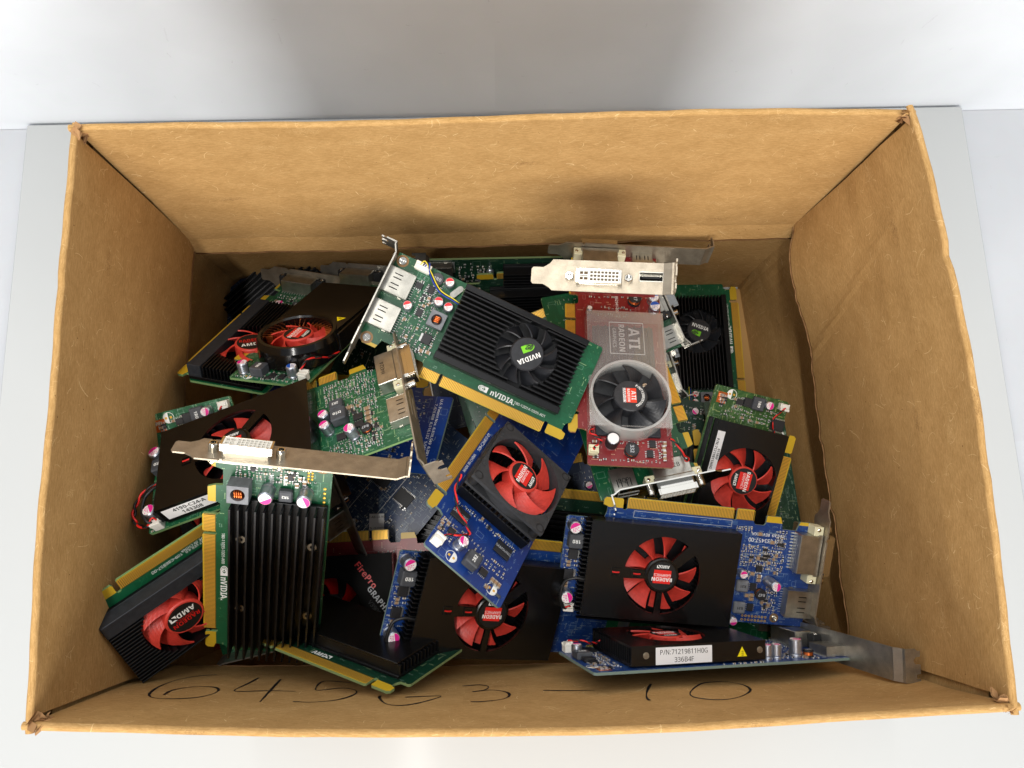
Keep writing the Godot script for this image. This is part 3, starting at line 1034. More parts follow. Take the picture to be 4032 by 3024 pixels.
func bracket(parent, full, key = "steel", holes = []):
	var yt = 100.0 if full else 62.0
	var ck = "bracket%s%s" % [full, str(holes)]
	if not cache.has(ck):
		var st = new_st()
		var poly = PackedVector2Array([Vector2(-20.5, 2.5), Vector2(-19.5, 1.2), Vector2(-13.5, 1.2), Vector2(-10, -1.0), Vector2(-8, -3.6), Vector2(-4, -3.6), Vector2(-3.4, -2.8), Vector2(-2.2, -2.8), Vector2(-1.6, -3.6), Vector2(yt - 6.0, -3.6), Vector2(yt - 6.0, 14.8), Vector2(6, 14.8), Vector2(5.4, 13.6), Vector2(4.2, 13.6), Vector2(3.6, 14.8), Vector2(-8, 14.8), Vector2(-10, 13.0), Vector2(-13.5, 11.2), Vector2(-19.5, 11.2), Vector2(-20.5, 10.0)])
		if holes.is_empty():
			add_prism(st, poly, -1.0, -0.1, side_turn)
		else:      # tab, then strips round each opening
			add_prism(st, PackedVector2Array([Vector2(-20.5, 2.5), Vector2(-19.5, 1.2), Vector2(-13.5, 1.2), Vector2(-10, -1.0), Vector2(-8, -3.6), Vector2(-8, 14.8), Vector2(-10, 13.0), Vector2(-13.5, 11.2), Vector2(-19.5, 11.2), Vector2(-20.5, 10.0)]), -1.0, -0.1, side_turn)
			var y0 = -8.0
			for h in holes:
				add_box(st, Vector3(-1.0, y0, -3.6), Vector3(-0.1, h[0], 14.8))
				add_box(st, Vector3(-1.0, h[0], -3.6), Vector3(-0.1, h[1], h[2]))
				add_box(st, Vector3(-1.0, h[0], h[3]), Vector3(-0.1, h[1], 14.8))
				y0 = h[1]
			add_box(st, Vector3(-1.0, y0, -3.6), Vector3(-0.1, yt - 6.0, 14.8))
		# jog and the flange that takes the screw
		for z in [[-3.6, 14.8]]:
			var a = Vector3(-0.55, yt - 6.0, 0)
			var b = Vector3(-3.0, yt - 1.5, 0)
			var c = Vector3(-3.0, yt, 0)
			for pr in [[a, b], [b, c]]:
				var d: Vector3 = (pr[1] - pr[0]).normalized()
				var n = Vector3(d.y, -d.x, 0) * 0.45
				var p0 = Vector3(0, 0, z[0])
				var p1 = Vector3(0, 0, z[1])
				quad(st, pr[0] + n + p0, pr[1] + n + p0, pr[1] + n + p1, pr[0] + n + p1, n)
				quad(st, pr[0] - n + p0, pr[1] - n + p0, pr[1] - n + p1, pr[0] - n + p1, -n)
				quad(st, pr[0] + n + p0, pr[1] + n + p0, pr[1] - n + p0, pr[0] - n + p0, Vector3.FORWARD)
				quad(st, pr[0] + n + p1, pr[1] + n + p1, pr[1] - n + p1, pr[0] - n + p1, Vector3.BACK)
		var fl = PackedVector2Array([Vector2(-2.6, -3.6), Vector2(-2.6, 14.8), Vector2(-9.5, 14.8), Vector2(-11.4, 13.4), Vector2(-13.0, 13.4), Vector2(-13.0, 10.4), Vector2(-10.0, 10.2), Vector2(-8.6, 9.0), Vector2(-8.6, 7.4), Vector2(-10.0, 6.2), Vector2(-13.2, 6.0), Vector2(-13.2, 1.0), Vector2(-10.4, 0.8), Vector2(-10.4, -1.6), Vector2(-13.2, -1.8), Vector2(-13.2, -3.6)])
		add_prism(st, fl, yt - 0.3, yt + 0.6, func(x, z, y): return Vector3(x, y, z))
		cache[ck] = st.commit()
	var o = put(parent, "bracket", cache[ck], key)
	# the two ears that hold the board
	for y in [1.0, (52.0 if not full else 54.0)]:
		var st = new_st()
		add_box(st, Vector3(-0.9, y - 2.5, -0.95), Vector3(7.2, y + 2.5, -0.05), 0.1)
		done(o, "ear", st, key)
	return o

func dvi(parent, y0, white = true, outer = true, deep = 15.5):
	var o = Node3D.new()
	o.name = "dvi_port"
	parent.add_child(o, true)
	o.position = Vector3(0, y0, 1.6) * MM
	var st = new_st()
	for y in [-3.0, 28.7]:
		put(o, "insulator", box_mesh(minf(6.3, deep + 0.8), 6.2, 9.0, 0.4), "ivory" if white else "black_matte", Vector3(0.2 + minf(6.3, deep + 0.8) / 2.0, y + 3.1, 0))
	add_box(st, Vector3(minf(3.2, deep - 1.5), 3.2, 0.1), Vector3(deep, 28.8, 10.2 if deep > 6 else 8.0), 0.4)
	add_box(st, Vector3(0.4, 2.2, 2.0), Vector3(3.4, 29.8, 9.6), 0.2)
	done(o, "shell", st, "shell")
	st = new_st()
	for k in 12:
		add_box(st, Vector3(deep - 0.1, 4.0 + k * 2.1, 0.1), Vector3(deep + 2.1, 4.7 + k * 2.1, 0.7))
	done(o, "pins", st, "solder")
	for y in [-1.0, 33.0]:
		put(o, "rivet", lathe_mesh([Vector2(1.3, 0), Vector2(1.2, 0.5), Vector2(0.6, 0.8), Vector2(0, 0.8)], 10), "chrome", Vector3(3.6, y, 9.0))
	if outer:
		var face = PackedVector2Array([Vector2(4.0, 1.0), Vector2(28.0, 1.0), Vector2(29.2, 2.4), Vector2(28.4, 8.2), Vector2(27.0, 9.4), Vector2(5.0, 9.4), Vector2(3.6, 8.2), Vector2(2.8, 2.4)])
		st = new_st()
		add_prism(st, face, -4.0, -1.0, side_turn)
		for q in [[2.9, 1.2, 4.2, 9.2], [27.8, 1.2, 29.0, 9.2], [4.1, 1.1, 27.9, 1.8], [4.1, 8.6, 27.9, 9.3]]:
			add_box(st, Vector3(-8.1, q[0], q[1]), Vector3(-3.95, q[2], q[3]), 0.1)
		done(o, "collar", st, "chrome")
		st = new_st()
		add_box(st, Vector3(-4.4, 4.2, 1.8), Vector3(-4.05, 27.8, 8.6))
		var f = done(o, "contact_plate", st, "tinned_ring")
		st = new_st()
		for r in 4:
			add_box(st, Vector3(-8.0, 10.6, 1.8 + r * 2.05), Vector3(-4.35, 27.8, 2.4 + r * 2.05))
		for k in 9:
			add_box(st, Vector3(-7.98, 10.5 + k * 2.08, 1.82), Vector3(-4.36, 11.1 + k * 2.08, 8.55))
		for q in [[4.2, 1.8, 10.7, 2.7], [4.2, 7.7, 10.7, 8.6], [4.2, 2.6, 5.2, 7.8], [9.7, 2.6, 10.7, 7.8], [7.0, 2.6, 7.6, 4.6], [7.0, 5.8, 7.6, 7.8], [5.1, 4.5, 9.8, 5.0], [5.1, 5.5, 9.8, 5.9]]:
			add_box(st, Vector3(-8.0, q[0], q[1]), Vector3(-4.35, q[2], q[3]))
		done(f, "socket_ribs", st, "white_plastic")
		for y in [-1.0, 33.0]:
			st = new_st()
			add_lathe(st, [Vector2(2.6, 0), Vector2(2.6, 4.6), Vector2(2.2, 5.2), Vector2(1.6, 5.2), Vector2(1.5, 2.0), Vector2(0, 2.0)], 6)
			var p = done(o, "jack_post", st, "chrome")
			p.transform = Transform3D(Basis(Vector3(0, 0, 1), Vector3(0, 1, 0), Vector3(-1, 0, 0)), Vector3(-1.0, y, 5.2) * MM)
	return o

func display_port(parent, y0, w = 16.0, h = 6.2, words = "", deep = 17.0):
	var o = Node3D.new()
	o.name = "display_port"
	parent.add_child(o, true)
	o.position = Vector3(0, y0, 1.6) * MM
	var st = new_st()
	var t = 0.5
	add_box(st, Vector3(-1.4, 0, 0.2), Vector3(deep, t, h), 0.12)
	add_box(st, Vector3(-1.4, w - t, 0.2), Vector3(deep, w, h), 0.12)
	add_box(st, Vector3(-1.4, t, 0.2), Vector3(deep, w - t, 0.2 + t))
	add_box(st, Vector3(deep - t, t, 0.2 + t), Vector3(deep, w - t, h - t))
	# the lid, with four slots between its strips
	var s0 = deep * 0.22
	var s1 = deep * 0.55
	add_box(st, Vector3(-1.4, t, h - t), Vector3(s0, w - t, h))
	add_box(st, Vector3(s1, t, h - t), Vector3(deep, w - t, h))
	var y = t
	for cut in [w * 0.22, w * 0.38, w * 0.62, w * 0.78, w - t + 0.35]:
		add_box(st, Vector3(s0, y, h - t), Vector3(s1, cut - 0.35, h))
		y = cut + 0.35
	add_box(st, Vector3(deep - 6.0, -0.5, 0), Vector3(deep - 3.5, w + 0.5, 1.4), 0.1)
	done(o, "shell", st, "shell")
	st = new_st()
	add_box(st, Vector3(1.0, t + 1.2, h * 0.42), Vector3(deep - 1.0, w - t - 1.2, h * 0.62), 0.1)
	add_box(st, Vector3(deep - 3.0, t, 0.2 + t), Vector3(deep - t, w - t, h - t))
	done(o, "contact_tongue", st, "black_matte")
	st = new_st()
	for k in 10:
		add_box(st, Vector3(deep - 0.1, 1.4 + k * (w - 2.8) / 9.0 - 0.2, 0.05), Vector3(deep + 1.8, 1.4 + k * (w - 2.8) / 9.0 + 0.2, 0.4))
	done(o, "pins", st, "solder")
	if words != "":
		text(o, words, 3.0, Vector3(deep * 0.62, w * 0.5, h + 0.05), 90, "print_grey")
	return o

# ---------------------------------------------------------------- fans, heat sinks, logos
func fan(parent, at, r0, r1, n, h, blade_key, hub_key, turn = 0.0, span = 0.62, sweep = 0.35):
	var o = Node3D.new()
	o.name = "fan"
	parent.add_child(o, true)
	o.position = at * MM
	put(o, "hub", lathe_mesh([Vector2(r0, 0), Vector2(r0, h - 0.8), Vector2(r0 - 0.8, h), Vector2(0, h)], 36), hub_key)
	var ck = "blade%.1f_%.1f_%d_%.1f_%.2f_%.2f" % [r0, r1, n, h, span, sweep]
	if not cache.has(ck):
		var st = new_st()
		var nr = 6
		var ns = 6
		var g = []
		for i in nr + 1:
			var row = []
			var t = float(i) / nr
			var r: float = lerpf(r0 - 0.3, r1, t)
			for j in ns + 1:
				var s = float(j) / ns
				var a = (s - 0.5) * (TAU / n) * span * (0.75 + 0.45 * t) + sweep * t
				var z = lerpf(0.6, h - 0.8, s) * (1.0 - 0.06 * t) + 0.5 * sin(PI * s)
				row.append(Vector3(cos(a) * r, sin(a) * r, z))
			g.append(row)
		for i in nr:
			for j in ns:
				var nn: Vector3 = (g[i + 1][j] - g[i][j]).cross(g[i][j + 1] - g[i][j]).normalized()
				if nn.z < 0: nn = -nn
				var d = nn * 0.45
				quad(st, g[i][j] + d, g[i + 1][j] + d, g[i + 1][j + 1] + d, g[i][j + 1] + d, nn)
				quad(st, g[i][j] - d, g[i + 1][j] - d, g[i + 1][j + 1] - d, g[i][j + 1] - d, -nn)
				if j == 0: quad(st, g[i][0] + d, g[i + 1][0] + d, g[i + 1][0] - d, g[i][0] - d, g[i][0] - g[i][1])
				if j == ns - 1: quad(st, g[i][ns] + d, g[i + 1][ns] + d, g[i + 1][ns] - d, g[i][ns] - d, g[i][ns] - g[i][ns - 1])
				if i == nr - 1: quad(st, g[nr][j] + d, g[nr][j + 1] + d, g[nr][j + 1] - d, g[nr][j] - d, g[nr][j])
		cache[ck] = st.commit()
	for k in n:
		put(o, "blade", cache[ck], blade_key, Vector3.ZERO, turn + 360.0 * k / n)
	return o

func disc(parent, called, r, z, key, x = 0.0, y = 0.0):
	return put(parent, called, lathe_mesh([Vector2(r, 0), Vector2(r, 0.06), Vector2(0, 0.06)], 32), key, Vector3(x, y, z))

# the red maker's badge on a fan hub
func red_badge(f, r, z, turn, ring = "print_black", s = 1.0):
	disc(f, "sticker", r, z, ring)
	var o = Node3D.new()
	o.name = "badge"
	f.add_child(o)
	o.position = Vector3(0, 0, z) * MM
	o.rotation.z = deg_to_rad(turn)
	put(o, "panel", box_mesh(r * 1.25 * s, r * 0.95 * s, 0.05, 0.02), "print_red", Vector3(0, r * 0.06, 0.07))
	text(o, "RADEON", r * 0.27 * s, Vector3(0, r * 0.24, 0.14), 0, "print_white", true)
	text(o, "GRAPHICS", r * 0.15 * s, Vector3(0, -r * 0.06, 0.14), 0, "cap_white")
	text(o, "AMD", r * 0.22 * s, Vector3(-r * 0.1, -r * 0.66, 0.14), 0, "print_white", true)
	arrow_mark(o, r * 0.22 * s, Vector3(r * 0.24, -r * 0.76, 0.1), "print_white")

func arrow_mark(o, s, at, key):
	if not cache.has("arrow"):
		var st = new_st()
		add_prism(st, PackedVector2Array([Vector2(0, 1), Vector2(1, 1), Vector2(1, 0), Vector2(0.72, 0.28), Vector2(0.72, 0.72), Vector2(0.28, 0.72)]), 0, 0.05)
		add_prism(st, PackedVector2Array([Vector2(0, 0.62), Vector2(0.27, 0.35), Vector2(0.27, 0.27), Vector2(0.35, 0.27), Vector2(0.62, 0), Vector2(0, 0)]), 0, 0.05)
		cache["arrow"] = st.commit()
	var a = put(o, "logo", cache["arrow"], key, at)
	a.scale = Vector3(s, s, 1)

func amd_round(f, r, z, turn):
	disc(f, "sticker", r, z, "print_black")
	var o = Node3D.new()
	o.name = "badge"
	f.add_child(o)
	o.position = Vector3(0, 0, z + 0.08) * MM
	o.rotation.z = deg_to_rad(turn)
	text(o, "AMD", r * 0.36, Vector3(-r * 0.18, -r * 0.35, 0), 0, "print_white", true)
	arrow_mark(o, r * 0.4, Vector3(r * 0.4, -r * 0.55, 0), "print_white")
	text(o, "RADEON", r * 0.3, Vector3(0, r * 0.25, 0), 0, "red_deep", true)
	text(o, "GRAPHICS", r * 0.14, Vector3(0, r * 0.0, 0), 0, "red_deep")

# block and spiral eye
func eye_logo(parent, s, at, turn, fg, bg):
	if not cache.has("eye_block"):
		var st = new_st()
		add_prism(st, PackedVector2Array([Vector2(0.36, 0.02), Vector2(1.2, 0.02), Vector2(1.2, 0.86), Vector2(0.36, 0.86), Vector2(0.36, 0.74), Vector2(0.7, 0.6), Vector2(0.85, 0.44), Vector2(0.7, 0.26), Vector2(0.36, 0.14)]), 0, 0.05)
		cache["eye_block"] = st.commit()
		st = new_st()
		for q in [[0.62, 0.38, 0.055, 0.9, 5.4], [0.40, 0.24, 0.05, 0.5, 5.7], [0.2, 0.13, 0.06, 0.0, 6.28]]:
			var prev = null
			for k in 25:
				var a: float = lerpf(q[3], q[4], k / 24.0)
				var c = Vector2(0.40, 0.44)
				var d = Vector2(cos(a) * q[0], sin(a) * q[1])
				var w = d.normalized() * q[2] * (0.55 + 0.6 * sin(PI * k / 24.0))
				var now = [c + d + w, c + d - w]
				if prev != null:
					quad(st, Vector3(prev[0].x, prev[0].y, 0.05), Vector3(now[0].x, now[0].y, 0.05), Vector3(now[1].x, now[1].y, 0.05), Vector3(prev[1].x, prev[1].y, 0.05), Vector3.BACK)
				prev = now
		cache["eye_rings"] = st.commit()
	var b = put(parent, "logo", cache["eye_block"], fg, at, turn)
	b.scale = Vector3(s, s, 1)
	var e = put(parent, "logo", cache["eye_rings"], fg, at, turn)
	e.scale = Vector3(s, s, 1)
	if bg != "":
		var g = put(parent, "logo", cache["eye_rings"], bg, at + Vector3(0, 0, 0.06), turn)
		g.scale = Vector3(s * 0.8, s * 0.8, 1)

# straight fins along x, interrupted by a round well for the fan
func fins(parent, x0, x1, ys: Array, w, z0, z1, c = null, r = 0.0, key = "anodized"):
	for y in ys:
		var spans = [[x0, x1]]
		if c != null and absf(y - c.y) < r:
			var d = sqrt(r * r - (y - c.y) * (y - c.y))
			spans = [[x0, c.x - d], [c.x + d, x1]]
		for s in spans:
			if s[1] - s[0] > 1.0:
				put(parent, "fin", box_mesh(s[1] - s[0], w, z1 - z0, minf(0.12, w * 0.25)), key, Vector3((s[0] + s[1]) / 2.0, y, z0))

# ---------------------------------------------------------------- kinds of card
func card(id, called, label, L = 168.0, H = 60.0, low = 5.0, key = "green", br = "low", bkey = "steel"):
	var o = Node3D.new()
	o.name = called if card_count == 0 else "%s_%03d" % [called, card_count]
	card_count += 1
	add_child(o, true)
	var p = POSE[id]
	var ax = Vector3(p[0], p[1], p[2])
	var ay = Vector3(p[3], p[4], p[5])
	o.transform = Transform3D(Basis(ax, ay, ax.cross(ay)).orthonormalized(), Vector3(p[6], p[7], p[8]))
	tag(o, label, "graphics card", "graphics cards heaped in the box")
	board(o, L, H, low, key)
	if br != "":
		bracket(o, br == "full", bkey)
	return o

func node(parent, called):
	var o = Node3D.new()
	o.name = called
	parent.add_child(o, true)
	return o

# green card, black straight-finned heat sink with a sunken black fan
func fan_sink_card(o, dim):
	var hs = node(o, "heatsink")
	var st = new_st()
	add_box(st, Vector3(48, 6, 1.8), Vector3(134.5, 58, 2.5))
	done(hs, "base", st, "anodized")
	put(hs, "rail", box_mesh(86.5, 4.6, 9.6, 0.3), "anodized", Vector3(91.25, 8.3, 2.4))
	put(hs, "rail", box_mesh(86.5, 4.0, 9.8, 0.3), "anodized", Vector3(91.25, 56, 2.4))
	var ys = []
	for k in 14:
		ys.append(13.0 + k * 3.05)
	fins(hs, 48.3, 134.2, ys, 1.0, 2.4, 12.0, Vector2(101, 33), 20.5)
	var f = fan(o, Vector3(101, 33, 2.6), 11.0, 19.6, 9, 9.6, "black_fan", "black_fan", 8, 0.6, 0.25)
	var turn = 225.0 if not dim else -112.0
	text(f, "NVIDIA", 3.2, Vector3(0, 3.4, 9.65).rotated(Vector3.BACK, deg_to_rad(turn)), turn, "print_white", true)
	eye_logo(f, 5.6, Vector3(-4.4, -5.6, 9.65).rotated(Vector3.BACK, deg_to_rad(turn)), turn, "print_green", "print_black")
	display_port(o, 32, 17, 5.8)
	display_port(o, 9, 17, 5.8)
	screw(o, 4.2, 55.5)
	screw(o, 4.6, 1.0)
	cap(o, 37.5, 54.5, 3.2, 7.2, "cap_red", 20)
	cap(o, 36.2, 40.2, 3.2, 7.2, "cap_red", 10)
	cap(o, 43.3, 39.6, 3.2, 7.2, "cap_red", 20)
	cap(o, 19.6, 29.5, 3.2, 7.2, "cap_red", 30)
	coil_choke(o, 40, 29.2, 10.5, 5.4)
	drum_choke(o, 29.3, 53.8, 4.0, 3.6, "1R0", "ferrite")
	chip(o, 20.3, 45.3, 5, 4, 0, 8)
	chip(o, 28.5, 46, 5, 4, 90, 8)
	chip(o, 27.8, 29.4, 5, 4, 90, 8)
	regulator(o, 39.2, 15.6, 90)
	crystal(o, 43.9, 51.5, 62)
	ceramic(o, 39, 7.5, 0, 1.3)
	ceramic(o, 43.5, 8.2, 0, 1.3)
	small_chips(o, [[18, 6, 26, 18], [22, 33, 10, 9]], 31, 13)
	smd(o, [[19, 4, 26, 22], [20, 26, 14, 26], [32, 33, 4, 22]], 5, 120)
	plug(o, 18, 56.2, 0, 4)
	for w in [["wire_yellow", 0.0], ["wire_black", 0.8], ["wire_blue", 1.5]]:
		wire(o, [Vector3(16 + w[1] * 2, 57, 8), Vector3(18 + w[1] * 2, 59.5, 10.5), Vector3(24, 55 - w[1], 10), Vector3(34, 47 - w[1], 10.2), Vector3(44, 45.4 - w[1] * 0.8, 9.6), Vector3(50, 44.6 - w[1] * 0.5, 7.0)], 0.36, w[0])
	text(o, "nVIDIA.", 3.5, Vector3(99, 2.2, 1.66), 0, "print_white", true)
	eye_logo(o, 4.4, Vector3(83.0, 0.3, 1.64), 0, "print_white", "")
	text(o, "180-12014-1005-A01", 1.3, Vector3(118, 2.6, 1.64), 0, "print_white")

# green card with a bare comb of tall fins
func passive_card(o):
	var hs = node(o, "heatsink")
	var st = new_st()
	add_box(st, Vector3(30, 8.6, 2.2), Vector3(140.5, 59, 5.0), 0.3)
	done(hs, "base", st, "anodized")
	var ys = []
	for k in 12:
		ys.append(9.4 + k * 4.42)
	fins(hs, 30.2, 140.3, ys, 1.15, 4.8, 14.5)
	for q in [[55, 14], [56, 52.5], [106, 14], [108, 52.5]]:
		put(hs, "washer", lathe_mesh([Vector2(2.6, 0), Vector2(2.6, 0.4), Vector2(1.2, 0.4), Vector2(1.2, 0.1)], 16), "steel_warm", Vector3(q[0], q[1], 7.5))
	coil_choke(o, 23.2, 12.6, 11.2, 9.0)
	cap(o, 23.6, 26.8, 4.0, 9.5, "cap_pink", -70)
	cap(o, 23.4, 46.8, 4.0, 9.5, "cap_pink", 15)
	choke(o, 25.3, 36.4, 7.4, 7.2, 4, "1R2", -90, "ferrite")
	screw(o, 6.2, 54.8)
	chip(o, 6.6, 46.6, 5, 4, 90, 8)
	st = new_st()
	for k in 8:
		for s in [-1, 1]:
			add_box(st, Vector3(14.4 + k * 0.75, 31.9 + s * 3.6 - 1.0, 1.6), Vector3(14.8 + k * 0.75, 31.9 + s * 3.6 + 1.0, 1.75))
	done(o, "empty_pads", st, "solder")
	for k in 4:
		put(o, "solder_joint", lathe_mesh([Vector2(0.9, 0), Vector2(0.7, 0.5), Vector2(0, 0.7)], 10), "gold", Vector3(20.0 + k * 3.0, 56.6, 1.6))
	for k in 7:
		put(o, "solder_joint", lathe_mesh([Vector2(0.8, 0), Vector2(0.6, 0.4), Vector2(0, 0.6)], 10), "gold", Vector3(10.5 + (k / 2) * 2.0, 47.4 + (k % 2) * 2.0, 1.6))
	small_chips(o, [[4, 12, 12, 28], [10, 38, 9, 10]], 77, 18)
	smd(o, [[3, 9, 16, 34], [15, 40, 6, 12]], 9, 120)
	dvi(o, 0.5, true, true, 3.0)
	text(o, "nVIDIA.", 3.6, Vector3(98, 3.6, 1.66), 0, "print_white", true)
	eye_logo(o, 5.0, Vector3(82, 1.6, 1.64), 0, "print_white", "")
	text(o, "180-11035-1005-A00", 1.3, Vector3(68, 3.2, 1.64), 0, "print_white")

# black moulded shroud with a spoked fan opening
func shroud_card(o, full_parts, gloss, board_text = true):
	var c = Vector2(106.5, 36)
	var hs = node(o, "heatsink")
	put(hs, "base", box_mesh(96, 58, 2.4, 0.2), "anodized", Vector3(107, 35.5, 2.0))
	var ys = []
	for k in 22:
		ys.append(7.0 + k * 2.7)
	fins(hs, 60, 157.8, ys, 0.9, 4.2, 13.5, c, 25.5)
	var sh = node(o, "shroud")
	var st = new_st()
	add_holed(st, 58, 5, 155, 65.5, c, 24.7, 15.4, 17.0, 56)
	done(sh, "cover", st, gloss)
	st = new_st()
	add_box(st, Vector3(58, 4.9, 5), Vector3(154.6, 6.3, 15.5), 0.2)
	done(sh, "side_wall", st, gloss)
	st = new_st()
	add_box(st, Vector3(58, 64.2, 5), Vector3(154.6, 65.6, 15.5), 0.2)
	done(sh, "side_wall", st, gloss)
	st = new_st()
	add_box(st, Vector3(57.9, 6.2, 5), Vector3(59.3, 64.3, 15.5), 0.2)
	done(sh, "side_wall", st, gloss)
	st = new_st()
	for sp in [[0.0, 5.6], [90.0, 3.4], [225.0, 5.8]]:
		var d = Vector2.from_angle(deg_to_rad(sp[0]))
		var n = Vector2(-d.y, d.x) * sp[1] * 0.5
		var a: Vector2 = c + d * 9.5
		var b: Vector2 = c + d * 26.0
		add_prism(st, PackedVector2Array([a - n, b - n * 1.25, b + n * 1.25, a + n]), 15.0, 16.96)
	done(sh, "spokes", st, gloss)
	put(sh, "hub_cover", lathe_mesh([Vector2(11.0, 0), Vector2(11.0, 2.4), Vector2(10.2, 3.0), Vector2(0, 3.0)], 40), gloss, Vector3(c.x, c.y, 14.4))
	for x in [120.0, 133.5]:
		st = new_st()
		for q in [[x, 33.4, x + 5.8, 34.0], [x, 38.0, x + 5.8, 38.6], [x, 34.0, x + 0.6, 38.0], [x + 5.2, 34.0, x + 5.8, 38.0]]:
			add_box(st, Vector3(q[0], q[1], 16.9), Vector3(q[2], q[3], 17.7))
		var s = done(sh, "wire_guide", st, gloss)
		st = new_st()
		add_tube(st, [Vector3(x + 0.6, 36.0, 17.3), Vector3(x + 3.0, 36.2, 17.4), Vector3(x + 5.2, 36.0, 17.3)], 0.5, 6, 3)
		done(s, "wire", st, "wire_red")
	var f = fan(o, Vector3(c.x, c.y, 5.5), 10.5, 23.6, 9, 9.0, "red_plastic", "red_plastic", 14, 0.62, 0.1)
	red_badge(f, 9.0, 12.0, 0)
	if full_parts > 0:
		end_parts(o)
	if full_parts > 1:
		port_end(o, board_text)

# capacitors, choke, plug and cable at the end away from the bracket
func end_parts(o):
	cap(o, 163.6, 12.4, 4.0, 9.5, "cap_pink", 200)
	cap(o, 163.2, 57.0, 4.0, 9.5, "cap_pink", 100)
	choke(o, 161.4, 21.6, 9.5, 9.5, 7.5, "1R0", 0)
	regulator(o, 161.2, 31.2, 90)
	regulator(o, 162.4, 44.6, 90)
	for y in [36.6, 38.8, 50.2, 52.4]:
		ceramic(o, 163.2, y, 0, 1.0)
	smd(o, [[157, 26, 10, 34], [164, 60, 3, 7], [156, 7, 4, 12]], 21, 40)
	plug(o, 160.6, 64.2, 0, 2)
	wire(o, [Vector3(154, 44, 13), Vector3(160, 43.6, 12.5), Vector3(166, 47, 11), Vector3(167.5, 56, 10.5), Vector3(165, 63, 9.5), Vector3(162.5, 65.0, 7.5)], 1.0, "wire_black", "cable")
	wire(o, [Vector3(163.5, 64.4, 8.5), Vector3(161, 62.8, 9.5), Vector3(159.6, 63.6, 7.4)], 0.55, "wire_red")

func port_end(o, with_text):
	choke(o, 46.4, 42.2, 8, 7.6, 3.2, "R31", 0, "ferrite_light")
	choke(o, 46.4, 56.8, 8, 7.6, 3.2, "R31", 0, "ferrite_light")
	cap(o, 48.4, 33.6, 3.0, 6, "cap_pink", 180)
	cap(o, 50.8, 65.0, 3.0, 6, "cap_pink", 0)
	cap(o, 29.0, 37.6, 3.4, 13.5, "cap_pink", 80)
	drum_choke(o, 33.4, 46.6, 3.6, 4.2, "R47")
	chip(o, 38.6, 42.6, 5, 4, 90, 8)
	chip(o, 38.6, 56.4, 5, 4, 90, 8)
	chip(o, 36.2, 30.2, 4.2, 4.2, 0, 8)
	for q in [[40.6, 33.8], [35.6, 35.2], [35.6, 37.8], [38.8, 48.2], [38.8, 50.8], [42, 48.6], [30, 12], [39.2, 7.2]]:
		ceramic(o, q[0], q[1], 0, 1.25)
	for k in 16:
		put(o, "header_hole", lathe_mesh([Vector2(0.85, 0), Vector2(0.8, 0.12), Vector2(0.4, 0.12), Vector2(0.35, -0.1)], 10), "gold", Vector3(26.4 + (k / 2) * 2.3, 62.6 + (k % 2) * 2.6, 1.6))
	small_chips(o, [[21, 10, 8, 22], [30, 16, 14, 11], [24, 42, 7, 14]], 55, 20)
	smd(o, [[20, 4, 8, 30], [28, 15, 22, 16], [21, 38, 9, 22], [41, 32, 8, 6], [44, 3, 12, 4]], 63, 230)
	screw(o, 20.5, 62.5, 1.6, 2.0)
	dvi(o, 0.0)
	display_port(o, 41, 18, 7.0)
	if with_text:
		for q in [[92, 0.2, 66, 0.3], [92, 4.4, 66, 0.3], [59, 2.3, 0.3, 4.2], [125, 2.3, 0.3, 4.2]]:
			put(o, "printed_line", box_mesh(q[2], q[3], 0.03), "print_grey", Vector3(q[0], q[1], 1.62))
		text(o, "OPGA9  REV:1.00A", 2.0, Vector3(33, 7.6, 1.66), 0, "print_white")
		text(o, "109-C33457-00", 2.6, Vector3(34, 11.6, 1.66), 0, "print_white")

